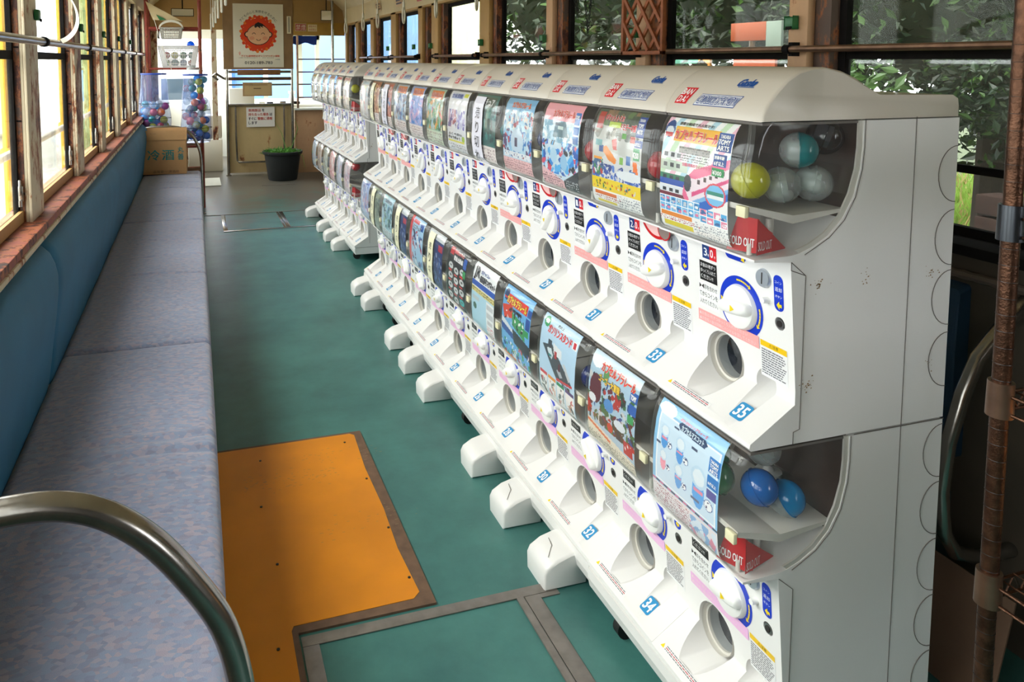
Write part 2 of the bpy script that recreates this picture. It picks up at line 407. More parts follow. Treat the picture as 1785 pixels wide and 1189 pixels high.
# ---- a small paint canvas; its cells become coloured faces of a poster
class Cv:
    def __init__(s, w, h, bg): s.w, s.h = w, h; s.a = np.zeros((h, w, 3), np.float32); s.a[:] = hx(bg); Y, X = np.mgrid[0:h, 0:w]; s.X = (X+.5)/w; s.Y = (Y+.5)/h; s.r = np.random.RandomState(3)
    def _p(s, m, c): s.a[m] = hx(c) if isinstance(c, str) else c; return s
    def rect(s, x0, y0, x1, y1, c): return s._p((s.X >= x0) & (s.X < x1) & (s.Y >= y0) & (s.Y < y1), c)
    def ell(s, x, y, rx, ry, c): return s._p(((s.X-x)/rx)**2+((s.Y-y)/ry)**2 <= 1, c)
    def ring(s, x, y, rx, ry, k, c):
        d = ((s.X-x)/rx)**2+((s.Y-y)/ry)**2; return s._p((d <= 1) & (d >= k), c)
    def poly(s, P, c):
        ins = np.zeros(s.X.shape, bool); n = len(P)
        for i in range(n):
            x0, y0 = P[i]; x1, y1 = P[(i+1) % n]
            if y0 == y1: continue
            ins ^= ((y0 > s.Y) != (y1 > s.Y)) & (s.X < (x1-x0)*(s.Y-y0)/(y1-y0)+x0)
        return s._p(ins, c)
    def stripes(s, x0, y0, x1, y1, cols, k=3, sl=.5):
        m = (s.X >= x0) & (s.X < x1) & (s.Y >= y0) & (s.Y < y1); q = (((s.X+s.Y*sl)*k*len(cols)).astype(int)) % len(cols)
        for i, c in enumerate(cols): s._p(m & (q == i), c)
        return s
    def lines(s, x0, y0, x1, y1, c, dens=.6, seed=1, every=3):
        r = np.random.RandomState(seed); m = (s.X >= x0) & (s.X < x1) & (s.Y >= y0) & (s.Y < y1)
        rows = (np.arange(s.h) % every != 0)[:, None]; return s._p(m & rows & (r.rand(s.h, s.w) < dens), c)
    def blobs(s, x0, y0, x1, y1, cols, n=30, sz=.06, seed=1):
        r = np.random.RandomState(seed)
        for i in range(n):
            x = x0+r.rand()*(x1-x0); y = y0+r.rand()*(y1-y0); a = sz*(.4+r.rand()); b = sz*(.3+.6*r.rand()); c = cols[r.randint(len(cols))]
            m = (s.X >= x0) & (s.X < x1) & (s.Y >= y0) & (s.Y < y1); t = r.rand()*PI; dx = s.X-x; dy = s.Y-y
            u = dx*math.cos(t)+dy*math.sin(t); v = -dx*math.sin(t)+dy*math.cos(t)
            if r.rand() < .5: m &= (u/a)**2+(v/b)**2 <= 1
            else: m &= (abs(u) < a) & (abs(v) < b*.8)
            s._p(m, c)
        return s
    def cells(s, x0, y0, x1, y1, nx, ny, bgc, cols, seed=2):
        r = np.random.RandomState(seed); s.rect(x0, y0, x1, y1, '#ffffff'); dx = (x1-x0)/nx; dy = (y1-y0)/ny
        for i in range(nx):
            for j in range(ny):
                a, b = x0+i*dx, y0+j*dy; s.rect(a+dx*.06, b+dy*.06, a+dx*.94, b+dy*.94, bgc[(i+j) % len(bgc)])
                for k in range(3): s.ell(a+dx*(.3+.4*r.rand()), b+dy*(.35+.4*r.rand()), dx*.3, dy*.16, cols[r.randint(len(cols))])
        return s
    def mesh(s, mb, mp, u0, v0, u1, v1, h=0):
        """rows of merged same-colour cells"""
        vs, fs, cs = [], [], []
        for j in range(s.h):
            va = v1-(v1-v0)*j/s.h; vb = v1-(v1-v0)*(j+1)/s.h; i = 0; row = s.a[j]
            while i < s.w:
                k = i+1
                while k < s.w and (row[k] == row[i]).all(): k += 1
                a = u0+(u1-u0)*i/s.w; b = u0+(u1-u0)*k/s.w; B = len(vs)
                vs += [mp(a, vb, h), mp(b, vb, h), mp(b, va, h), mp(a, va, h)]; fs.append((B, B+1, B+2, B+3)); cs.append(tuple(row[i])); i = k
        B = len(mb.v); mb.v += vs; mb.f += [tuple(B+i for i in f) for f in fs]; mb.m += [0]*len(fs); mb.c += cs; mb.sm += [False]*len(fs)
# ------------------------------------------------------------ capsule machine
W = .285; WM = W-.0015
def xp(v): return .088-.022*(v-.1)/.245
def mp_panel(u, v, h=0): return (xp(v)-h, W-u, v)
def mp_tray(u, s, h=0): return (.002+s*.848-.53*h, W-u, .0205+s*.53+.848*h)
LIDP = [(-.008, .600), (-.0065, .612), (.002, .630), (.018, .650), (.04, .672), (.065, .687), (.095, .6955), (.125, .697), (.165, .690), (.2, .677), (.235, .657), (.26, .645), (.44, .643), (.453, .636), (.456, .622), (.456, .600)]
_arc = [0]
for a, b in zip(LIDP, LIDP[1:]): _arc.append(_arc[-1]+math.hypot(b[0]-a[0], b[1]-a[1]))
def mp_lid(u, s, h=0):
    for i in range(len(_arc)-1):
        if s <= _arc[i+1]: break
    t = (s-_arc[i])/(_arc[i+1]-_arc[i]); a, b = LIDP[i], LIDP[i+1]; dx, dz = b[0]-a[0], b[1]-a[1]; L = math.hypot(dx, dz)
    return (a[0]+dx*t-dz/L*h, W-u, a[1]+dz*t+dx/L*h)
CF = [(.600, -.002), (.590, -.014), (.575, -.023), (.55, -.030), (.51, -.035), (.46, -.0365), (.42, -.0355), (.39, -.033), (.372, -.028), (.360, -.018), (.354, -.002)]
CB = [(.600, .216), (.590, .216), (.575, .2165), (.55, .217), (.51, .2135), (.46, .201), (.42, .178), (.39, .148), (.372, .115), (.360, .085), (.354, .066)]
def xcov(z):
    for (z1, a), (z0, b) in zip(CF, CF[1:]):
        if z >= z0: t = (z-z0)/(z1-z0); return b+(a-b)*max(0, min(1, t))
    return CF[-1][1]
def mp_cov(u, v, h=0): return (xcov(v)+.0045-h, W-u, v)
def mp_covo(u, v, h=0): return (xcov(v)-.0012-h, W-u, v)

def machine_body():
    bay = [(.066, .345), (-.014, .351), (-.014, .355), (.066, .357), (.085, .360), (.115, .370), (.148, .388), (.180, .418), (.204, .458), (.217, .509), (.2205, .55), (.2205, .599)]
    prof = [(-.006, .001), (-.010, .006), (-.0085, .014), (.002, .0205), (.088, .075), (.088, .100)]+bay+[(.455, .599), (.455, .001)]
    m = MB(); m.prism(prof, .0007, WM, 0, sm=True)
    o = m.build('body', [WHITE], recalc=True)
    cuts = []
    def cutter(mb):
        c = mb.build('c', [WHITE], recalc=True); md = o.modifiers.new('b', 'BOOLEAN'); md.operation = 'DIFFERENCE'; md.solver = 'EXACT'; md.object = c; cuts.append(c)
    yc = W-.094
    cutter(MB().cyl((-.05, yc, .070), (.105, yc, .0915), .055, .057, 40))
    cutter(MB().cyl((.05, yc, .093), (.135, yc, .093), .050, .050, 40))
    cutter(MB().cyl((-.012, W-.212, .040), (.128, W-.212, .104), .0255, .027, 28))
    cutter(MB().cyl((.05, W-.252, .219), (.0905, W-.252, .219), .0125, .0125, 20))
    dg = bpy.context.evaluated_depsgraph_get(); me = D.meshes.new_from_object(o.evaluated_get(dg))
    o.modifiers.clear(); old = o.data; o.data = me; D.meshes.remove(old)
    for c in cuts: dm = c.data; D.objects.remove(c); D.meshes.remove(dm)
    me.polygons.foreach_set('use_smooth', [True]*len(me.polygons)); me.set_sharp_from_angle(angle=rad(32))
    return o
def machine_parts():
    """prototype meshes shared by every machine"""
    P = {}
    P['body'] = machine_body()
    m = MB(); m.prism(LIDP, .0007, WM, 0, sm=True, inset=.006); P['lid'] = m.build('lid', [LIDM], recalc=True)
    # rims of the bay, two bent bands
    m = MB(); inner = [(x-.011 if z > .45 else x-.008, z+(.006 if z < .5 else 0)) for x, z in [(.085, .360), (.115, .370), (.148, .388), (.180, .418), (.204, .458), (.217, .509), (.2205, .55), (.2205, .599)]]
    outer = [(.085, .360), (.115, .370), (.148, .388), (.180, .418), (.204, .458), (.217, .509), (.2205, .55), (.2205, .599)]
    for y0, y1 in ((.002, .006),):
        for i in range(7):
            a, b, c, d = outer[i], outer[i+1], inner[i+1], inner[i]
            m.add([(p[0], y, p[1]) for y in (y0, y1) for p in (a, b, c, d)], [(0, 1, 2, 3), (7, 6, 5, 4), (0, 4, 5, 1), (1, 5, 6, 2), (2, 6, 7, 3), (3, 7, 4, 0)])
    P['bay_rim'] = m.build('bay_rim', [SHELFM], recalc=True)
    m = MB(); inn = [(x-.0015, z+.0015) for x, z in outer[3:]]+[(.215, .5975), (.0, .5985)]
    m.add([(x, y, z) for x, z in inn for y in (.0075, W-.0085)], [(2*i, 2*i+2, 2*i+3, 2*i+1) for i in range(len(inn)-1)])
    P['bay_liner'] = m.build('bay_liner', [LINER])  # brown sheet over the rear and top of the bay
    # clear cover
    m = MB(); rc = .022; ring = []
    for (z, xf), (_, xb) in zip(CF, CB):
        pts = [(xb, .0012)]; k = rc if z < .599 else rc
        pts += [(xf+k, .0012)]
        for i in range(1, 6): t = PI/2*i/6; pts.append((xf+k*(1-math.sin(t)), .0012+k*(1-math.cos(t))))
        pts += [(xf, .0012+k)]
        L = [(x, y) for x, y in pts]; R = [(x, WM-y+.0005) for x, y in pts[::-1]]
        ring.append([(x, y, z) for x, y in L+R])
    n = len(ring[0]); vs = [p for r in ring for p in r]
    m.add(vs, [(j*n+i, j*n+i+1, (j+1)*n+i+1, (j+1)*n+i) for j in range(len(ring)-1) for i in range(n-1)], sm=True)
    b = (len(ring)-1)*n; m.add([vs[b+i] for i in range(n)], [tuple(range(n))])
    P['clear_cover'] = m.build('clear_cover', [CLEAR], sharp=50)
    m = MB(); m.box(-.004, .21, .004, W-.005, .594, .5985, 0); P['cover_rail'] = m.build('cover_rail', [SEAMD])
    m = MB(); m.prism([(-.026, .452), (.07, .430), (.185, .437), (.185, .431), (.07, .415), (-.026, .442)], .004, W-.005); P['hopper_shelf'] = m.build('hopper_shelf', [SHELFM], recalc=True)
    m = MB(); m.cyl((.045, .035, .357), (.045, .035, .42), .006, n=12).cyl((.0, .03, .357), (.0, .03, .378), .005, n=12).cyl((.10, .1, .362), (.10, .1, .42), .012, n=14)
    P['hopper_peg'] = m.build('hopper_peg', [SHELFM])
    m = MB(); m.bbox(-.0385, -.030, .0, .024, .432, .452, .0015); P['latch'] = m.build('latch', [LATCH])
    # chute
    yc = W-.094; m = MB()
    m.lathe([(.0495, .089), (.0495, .1), (.044, .1), (.043, .128), (.0495, .128)], (0, yc, .093), 36, axis='x'); P['chute_ring'] = m.build('chute_ring', [SHELFM])
    m = MB(); m.lathe([(.0001, .1285), (.0495, .1285)], (0, yc, .093), 32, axis='x'); P['chute_back'] = m.build('chute_back', [HOLEM])
    m = MB(); m.lathe([(.0001, .112), (.02, .111), (.0435, .106)], (0, yc, .093), 32, axis='x'); P['chute_flap'] = m.build('chute_flap', [FLAP])
    # dial
    cy, cz_ = W-.148, .219; x0 = xp(cz_)
    m = MB(); m.lathe([(.0001, x0-.012), (.038, x0-.012), (.0425, x0-.010), (.0455, x0-.003), (.0465, x0+.002)], (0, cy, cz_), 40, axis='x')
    o = MB(); N = 12; vs = []
    # grip: a tapered bar standing on the disc
    R = Matrix.Rotation(rad(-8), 4, 'X')
    for xx, hw, hl in ((x0-.010, .0165, .0425), (x0-.019, .0140, .0415), (x0-.0245, .0105, .0390), (x0-.0265, .007, .0355)):
        for i in range(24):
            t = 2*PI*i/24; a = abs(math.cos(t))**.6*math.copysign(1, math.cos(t)); b_ = abs(math.sin(t))**.6*math.copysign(1, math.sin(t))
            v = R @ Vector((0, a*hl, b_*hw)); vs.append((xx, cy+v.y, cz_+v.z))
    fs = [(j*24+i, j*24+(i+1) % 24, (j+1)*24+(i+1) % 24, (j+1)*24+i) for j in range(3) for i in range(24)]+[tuple(72+i for i in range(24))]
    m.add(vs, fs, 0, (1, 1, 1), True)
    P['dial_knob'] = m.build('dial_knob', [KNOB], sharp=40, recalc=True)
    m = MB(); BL = hx('#1238c0'); YE = hx('#f2d21c')
    disc(m, .148, .219, .0615, mp_panel, BL, .0006, 48, .045)
    def arrow(ang, ln):
        R = .0535
        for k in range(6): 
            a = ang-ln*k/6; b_ = a-ln/6*.9
            poly(m, [(.148+(R+q)*math.cos(t), .219+(R+q)*math.sin(t)) for q, t in ((-.0018, a), (.0018, a), (.0018, b_), (-.0018, b_))], mp_panel, YE, .0009)
        a = ang-ln
        poly(m, [(.148+R*math.cos(a-.12), .219+R*math.sin(a-.12)), (.148+(R+.0055)*math.cos(a), .219+(R+.0055)*math.sin(a)), (.148+(R-.0055)*math.cos(a), .219+(R-.0055)*math.sin(a))], mp_panel, YE, .001)
    arrow(rad(100), rad(38)); arrow(rad(12), rad(40)); arrow(rad(-80), rad(34))
    poly(m, [(.090, .226), (.090, .211), (.101, .219)], mp_panel, YE, .001)
    P['dial_ring'] = m.build('dial_ring', [PR])
    mp_k = lambda u, v, h=0: (x0-.0270-h, W-u, v)
    m = MB(); poly(m, [(.148, .2255), (.148, .2115), (.160, .2185)], mp_k, YE); P['grip_arrow'] = m.build('grip_arrow', [PR])
    # coin parts
    m = MB(); m.lathe([(.0001, xp(.297)-.006), (.0165, xp(.297)-.006), (.0185, xp(.297)-.002), (.0185, xp(.297)+.003)], (0, W-.216, .297), 28, axis='x')
    m.box(xp(.297)-.0066, xp(.297)-.005, W-.2172, W-.2148, .286, .308, 1)
    P['coin_slot'] = m.build('coin_slot', [SLOTM, LOCKD])
    x1 = xp(.256); m = MB(); m.cyl((x1+.002, W-.223, .256), (x1-.014, W-.223, .256), .0062, .0058, 16); P['return_button'] = m.build('return_button', [KNOB])
    x1 = xp(.219); m = MB(); m.cyl((x1+.012, W-.252, .219), (x1-.0005, W-.252, .219), .0095, n=20, mi=0).cyl((x1-.0005, W-.252, .219), (x1-.002, W-.252, .219), .0062, n=16, mi=1)
    P['lock'] = m.build('lock', [LOCKM, LOCKD])
    # labels
    WH = (.92, .92, .92); BK = (.012, .012, .012)
    m = MB(); poly(m, rrect(.240, .243, .264, .312, .011), mp_panel, BL, .0005)
    for i, t in enumerate(('コイン', '返却', 'ボタン')): text(m, t, .2435, .293-.0135*i, .2605, .303-.0135*i, mp_panel, WH, .0009, keep=True)
    poly(m, [(.246, .254), (.253, .262), (.253, .257), (.259, .257), (.259, .251), (.253, .251), (.253, .246)], mp_panel, YE, .0009); P['return_label'] = m.build('return_label', [PR])
    m = MB(); poly(m, rrect(.108, .311, .168, .343, .012), mp_panel, BL, .0005); text(m, 'コイン投入口', .112, .324, .155, .334, mp_panel, WH, .0009, .01)
    poly(m, [(.164, .312), (.153, .315), (.156, .318), (.150, .324), (.154, .328), (.160, .322), (.163, .325)], mp_panel, YE, .0009); P['coin_label'] = m.build('coin_label', [PR])
    m = MB(); B2 = hx('#2b4b9a'); RD = hx('#d8222c')
    quad(m, .036, .322, .058, .343, mp_panel, B2, .0005); quad(m, .0585, .322, .080, .343, mp_panel, RD, .0005)
    disc(m, .047, .336, .009, mp_panel, WH, .0008, 20, .0075); disc(m, .069, .336, .009, mp_panel, WH, .0008, 20, .0075)
    quad(m, .035, .291, .058, .320, mp_panel, hx('#24407e'), .0005); quad(m, .058, .291, .080, .320, mp_panel, RD, .0005)
    P['price_label'] = m.build('price_label', [PR])
    for k in ('3', '1', '2'):
        m = MB(); text(m, k, .041, .297, .051, .314, mp_panel, WH, .0009, .02); text(m, '枚', .0525, .297, .0575, .303, mp_panel, WH, .0009)
        text(m, '0', .061, .297, .070, .314, mp_panel, WH, .0009, .02); text(m, '枚', .0725, .297, .0775, .303, mp_panel, WH, .0009); P['price_digits'+k] = m.build('price_digits', [PR])
    m = MB(); quad(m, .024, .241, .079, .284, mp_panel, BK, .0005)
    for i, t in enumerate(('お金は1枚ずつ', 'ゆっくり入れて', 'ください!!')): text(m, t, .028, .271-.0125*i, .075-.008*(i == 2), .280-.0125*i, mp_panel, WH, .0009, .01)
    P['coin_notice'] = m.build('coin_notice', [PR])
    m = MB(); quad(m, .018, .182, .083, .236, mp_panel, (.86, .86, .85), .0004)
    for i, t in enumerate(('▶◀印を合わせ', 'てからコインを', '入れてください。')): text(m, t, .021, .222-.0165*i, .078, .233-.0165*i, mp_panel, BK, .0008, .005)
    P['alignment_notice'] = m.build('alignment_notice', [PR])
    for nm, cc in (('pink', '#f4aaa8'), ('lilac', '#efb9e4')):
        m = MB(); quad(m, .014, .149, .196, .174, mp_panel, hx(cc), .0012)
        text(m, '▲お金は1枚ずつゆっくり入れてください', .018, .163, .165, .171, mp_panel, (.85, .7, .7), .0016); text(m, '▲お金投入後は同時にハンドルを回してください', .018, .152, .188, .160, mp_panel, (.85, .7, .7), .0016)
        P['notice_strip_'+nm] = m.build('notice_strip', [PR])
    m = MB(); quad(m, .199, .100, .268, .172, mp_panel, (.82, .82, .82), .0005); quad(m, .1995, .160, .2675, .1715, mp_panel, hx('#f0c419'), .0008)
    text(m, '⚠注意', .222, .1625, .246, .1695, mp_panel, BK, .001)
    rr = random.Random(4)
    for i in range(11):
        v = .153-.0047*i; u = .202
        while u < .262:
            l = rr.uniform(.003, .010)
            if u+l > .265: break
            quad(m, u, v, u+l, v+.0022, mp_panel, (.12, .12, .14), .0009); u += l+rr.uniform(.0008, .002)
    P['warning_label'] = m.build('warning_label', [PR])
    m = MB(); quad(m, .018, -.0015, .152, .013, mp_tray, (.84, .84, .83), .0006); poly(m, [(.020, .001), (.031, .001), (.0255, .011)], mp_tray, YE, .001)
    for i in range(3):
        v = .0015+.0038*i; u = .034
        while u < .145:
            l = rr.uniform(.003, .012); quad(m, u, v, u+l, v+.0018, mp_tray, hx('#c03048') if i == 1 else (.15, .15, .17), .001); u += l+rr.uniform(.001, .002)
    P['tray_label'] = m.build('tray_label', [PR])
    # lid marks
    m = MB(); k = .5
    quad(m, .030, .022, .068, .062, mp_lid, hx('#d81e2a'), .0006, nv=4, slant=.28)
    text(m, 'BAN', .034, .0435, .066, .058, mp_lid, WH, .0011, .03, slant=.28); text(m, 'DAI', .032, .0255, .058, .040, mp_lid, WH, .0011, .03, slant=.28)
    P['maker_mark'] = m.build('maker_mark', [PR])
    m = MB(); quad(m, .091, .021, .209, .048, mp_lid, hx('#123f8c'), .0005, nv=3, slant=.45); quad(m, .0925, .0225, .2075, .0465, mp_lid, hx('#e8e8ea'), .0008, nv=3, slant=.45)
    text(m, 'CAPSULE STATION', .0955, .026, .2045, .043, mp_lid, hx('#123f8c'), .0011, .16, slant=.45)
    text(m, 'CAPSULE STATION', .0955, .026, .2045, .043, mp_lid, hx('#e8e8ea'), .0014, .0, slant=.45)
    P['station_mark'] = m.build('station_mark', [PR])
    m = MB(); text(m, 'Gasha', .176, .072, .222, .090, mp_lid, hx('#1a4f98'), .0008, .10, slant=.5); quad(m, .180, .0685, .222, .0705, mp_lid, hx('#1f5a9e'), .0008, slant=0)
    P['script_mark'] = m.build('script_mark', [PR])
    # sold-out tongue hanging under the bay
    m = MB(); quadc = []
    disc(m, .165, .352, .060, mp_panel, hx('#f2c3c0'), .010, 20, ry=.055, a0=PI+.5, a1=2*PI-.1)
    disc(m, .165, .352, .062, mp_panel, hx('#c8161e'), .0105, 20, .054, ry=.057, a0=PI+.5, a1=2*PI-.1)
    disc(m, .195, .322, .021, mp_panel, hx('#8c7a74'), .011, 20); disc(m, .195, .322, .024, mp_panel, hx('#c8161e'), .0112, 20, .021, a0=PI-.3, a1=2*PI)
    P['sold_out_tongue'] = m.build('sold_out_tongue', [PR])
    m = MB(); # red SOLD OUT slip inside the hopper
    mpr = lambda u, v, h=0: (.0-.02+(v-.36)*.5, W-u, v)
    poly(m, [(.215, .36), (.268, .362), (.272, .425), (.235, .427)], lambda u, v, h=0: (-.018+(u-.215)*.4, W-u, v), hx('#c01820'))
    text(m, 'SOLD OUT', .222, .372, .266, .388, lambda u, v, h=0: (-.018+(u-.215)*.4-h, W-u, v), WH, .002, .02)
    poly(m, [(.0, .427), (.0, .36), (.09, .36)], lambda u, v, h=0: (u-.0, .012+u*.3, v), hx('#c01820'))
    poly(m, [(.0, .42), (.0, .375), (.02, .36), (.045, .395)], lambda u, v, h=0: (u-.0, .010+u*.3, v), hx('#c8262c'))
    text(m, 'SOLD OUT', .0, .368, .04, .385, lambda u, v, h=0: (u, .008+u*.3, v), WH, .002, .02)
    P['sold_out_slip'] = m.build('sold_out_slip', [PR])
    for o in P.values(): C.objects.unlink(o)
    return P
PP = machine_parts()
def number_part(n):
    m = MB(); poly(m, rrect(.197, .014, .231, .054, .006), mp_tray, hx('#2f8fc6'), .0006)
    text(m, str(n), .2015, .0205, .2265, .0475, mp_tray, (.93, .93, .93), .001, .045); return m.build('number_sticker', [PR])

# ---- posters
def title(m, s, u0, v0, u1, v1, col, edge=None, rot=0):
    if edge: text(m, s, u0, v0, u1, v1, mp_cov, hx(edge), .0006, .13)
    text(m, s, u0, v0, u1, v1, mp_cov, hx(col), .0016, .06)
PX0, PX1, PZ0, PZ1 = .024, .232, .366, .592
def V(y): return PZ1-(PZ1-PZ0)*y
def U(x): return PX0+(PX1-PX0)*x
def T(m, s, x0, y0, x1, y1, col, edge=None): title(m, s, U(x0), V(y1), U(x1), V(y0), col, edge)
def p_train(m):
    c = Cv(104, 130, '#f6f4f2'); c.stripes(0, 0, 1, .5, ['#f7c4d6', '#ffffff', '#bfe3f2', '#ffffff', '#d3eccb', '#ffffff'], 2, .7)
    c.rect(.02, .30, .3, .36, '#e8e8ec').rect(.0, .38, .42, .47, '#c8d6c6').rect(0, .50, .40, .58, '#2f7d5e').rect(0, .55, .4, .60, '#1f4fb0').rect(0, .61, .4, .69, '#e6e9f0').rect(0, .67, .4, .70, '#7a2a3c')
    for y in (.31, .40, .515, .63):
        for x in (.05, .15, .25): c.rect(x, y, x+.06, y+.035, '#30343c')
    c.poly([(.3, .74), (1, .5), (1, .62), (.55, .82)], '#1c66c4').poly([(.35, .74), (1, .52), (1, .56), (.42, .76)], '#7ab4e6')
    c.poly([(.36, .66), (.40, .52), (.52, .43), (1, .30), (1, .52), (.55, .68), (.42, .73)], '#f5e3ec').poly([(.42, .50), (.52, .42), (1, .28), (1, .36), (.55, .50)], '#ec6a96')
    c.poly([(.36, .66), (.38, .58), (.46, .69), (.42, .73)], '#ec6a96').ell(.435, .55, .055, .075, '#34383f').poly([(.5, .62), (1, .44), (1, .47), (.5, .66)], '#e04d86')
    for i in range(5): c.rect(.58+.08*i, .50-.028*i, .62+.08*i, .535-.028*i, '#4a3038')
    c.ell(.83, .60, .145, .10, '#e44a5a').ell(.83, .60, .125, .086, '#7cc3ee').rect(.72, .60, .94, .63, '#f4f6f8').rect(.72, .57, .94, .60, '#2a8d7a')
    c.cells(0, .70, .62, .84, 7, 2, ['#49a6e0', '#78c0ea'], ['#f4f4f4', '#c9d2da', '#3a6ea8', '#e77aa0']).cells(.62, .735, 1, .86, 4, 2, ['#ef8aa8', '#58aee2'], ['#ffffff', '#f0c0d0', '#3a6ea8'])
    c.rect(.02, .845, .50, .885, '#e9892c').rect(.05, .93, .5, .975, '#e8d43a').lines(.0, .89, .62, .93, '#b8424a', .35, 3).lines(.52, .87, 1, .99, '#8a8f98', .35, 5)
    c.rect(.16, .07, .82, .20, '#f6b515').ell(.075, .10, .075, .075, '#20498c').ell(.075, .12, .06, .045, '#d5dce4').rect(.02, .13, .13, .17, '#c9202c')
    c.rect(.80, .08, .99, .23, '#1c4f9c').rect(.78, .255, .95, .355, '#1c4f9c').rect(.77, .37, .93, .44, '#2f9e5c').lines(.3, .30, .72, .36, '#5a5450', .8, 8).rect(.27, .235, .72, .30, '#8a8178').lines(.27, .235, .72, .30, '#3c3631', .5, 4)
    c.mesh(m, mp_cov, PX0, PZ0, PX1, PZ1); T(m, 'カプセルプラレール', .18, .095, .80, .18, '#e01f26', '#fff3c8')
    T(m, '豊富な編成で大人気です!', .2, .03, .70, .055, '#3b3b3b'); T(m, 'TAKARA', .83, .092, .96, .12, '#ffffff'); T(m, 'TOMY', .82, .13, .97, .17, '#ffffff'); T(m, 'ARTS', .82, .18, .97, .22, '#ffffff')
    T(m, '対象年齢', .80, .265, .93, .295, '#ffffff'); T(m, '6才以上', .80, .31, .93, .345, '#ffffff'); T(m, '¥300', .79, .39, .91, .425, '#ffffff'); T(m, '全種5車両のラインナップ', .35, .375, .76, .405, '#e34a7c')
def p_road(m):
    c = Cv(84, 110, '#c9cac6'); c.rect(0, 0, 1, .16, '#4c5a48').blobs(0, 0, 1, .16, ['#5f7a4c', '#8a6a4c', '#3c4a3c'], 30, .05, 2)
    c.blobs(0, .16, 1, .30, ['#6a6f68', '#96968c', '#c8c8c2'], 30, .07, 3).poly([(0, .6), (.4, .42), (1, .5), (1, .75), (0, .7)], '#d9dadc').blobs(0, .56, 1, .74, ['#2c55b4', '#4a78cc', '#d9dce6', '#1c3c8c'], 110, .035, 4)
    c.poly([(.18, .40), (.30, .37), (.52, .5), (.5, .55), (.36, .52)], '#f08a1c').rect(.14, .37, .24, .45, '#365a9c').poly([(.40, .30), (.5, .28), (.52, .40), (.44, .40)], '#d23a2c').rect(.58, .46, .66, .54, '#7ab63c').rect(.72, .44, .80, .53, '#2f6cb4')
    c.poly([(.84, .48), (.92, .48), (.97, .66), (.88, .66)], '#f2751c').rect(.78, .58, .9, .68, '#2a82c8').rect(.06, .32, .2, .38, '#7ab0b4').rect(.6, .22, .68, .27, '#58a83c').rect(.76, .24, .86, .30, '#c2442c').ell(.78, .64, .26, .05, '#e8ecf0').ell(.14, .60, .12, .10, '#3e6a8c').blobs(.02, .52, .26, .70, ['#2c4c8c', '#c03a2c', '#3c8c4c', '#e6e6ea'], 22, .03, 6).rect(.04, .5, .22, .53, '#f4a01c')
    c.rect(.86, .04, 1, .24, '#27489a').rect(.86, .26, 1, .34, '#27489a').rect(.84, .35, .97, .46, '#4aa468').rect(.04, .03, .17, .20, '#b02a24').rect(.30, .12, .54, .17, '#b8d03c')
    c.rect(0, .72, 1, .845, '#f2d21a').blobs(.03, .74, .97, .83, ['#c8362c', '#7c5a20', '#2f7a7c', '#d8d8d8', '#3a7a3c', '#e88a1c'], 26, .022, 8).rect(0, .845, 1, 1, '#efefec').rect(.06, .865, .52, .90, '#e0722a').rect(.1, .955, .5, .985, '#e4d048').lines(.05, .905, .6, .95, '#b44a4a', .4, 3).lines(.55, .86, .98, .99, '#8a8f98', .4, 5)
    c.mesh(m, mp_cov, PX0, PZ0, PX1, PZ1); T(m, 'ポケットトミカ', .2, .045, .58, .105, '#d8202a', '#ffffff'); T(m, 'ドミテーマ編', .56, .12, .85, .19, '#d8202a', '#ffffff')
    T(m, 'TAKARA', .88, .055, .98, .08, '#ffffff'); T(m, 'TOMY', .88, .10, .98, .14, '#ffffff'); T(m, 'ARTS', .88, .16, .98, .20, '#ffffff'); T(m, '3才以上', .87, .285, .98, .32, '#ffffff'); T(m, '¥200', .85, .38, .96, .44, '#ffffff')
def p_blue(m):
    c = Cv(76, 100, '#cfe3f0'); c.rect(0, 0, 1, .20, '#f2a6b0').blobs(0, .2, 1, .46, ['#d8ecf4', '#9cc4dc', '#7ab0cc', '#f0f4f6'], 70, .06, 2).blobs(0, .44, 1, .84, ['#1c8ae0', '#58b4f0', '#0f5cb8', '#cfe6f6', '#2a2f3c', '#e0506c'], 120, .055, 4)
    c.poly([(.35, .22), (.62, .2), (.72, .38), (.3, .4)], '#4c7484').rect(.42, .26, .56, .30, '#c8dcd8').ell(.34, .62, .10, .09, '#b4d8f0').ell(.62, .68, .09, .10, '#9ac8ea').rect(.84, .08, .97, .44, '#2c6cb8').rect(.84, .22, .97, .24, '#ffffff').rect(.84, .33, .97, .35, '#ffffff')
    c.poly([(0, .78), (.3, .84), (.6, .9), (.6, 1), (0, 1)], '#f0c0c4').lines(0, .84, .55, .99, '#8a6a70', .45, 3).poly([(.6, .9), (1, .74), (1, 1), (.6, 1)], '#2e3438').lines(.64, .88, .98, .98, '#cfd4d6', .3, 3)
    c.mesh(m, mp_cov, PX0, PZ0, PX1, PZ1); T(m, 'カプセルプラレール', .26, .07, .83, .16, '#e2342a', '#fff0e0'); T(m, 'TOMY', .855, .11, .955, .15, '#ffffff')
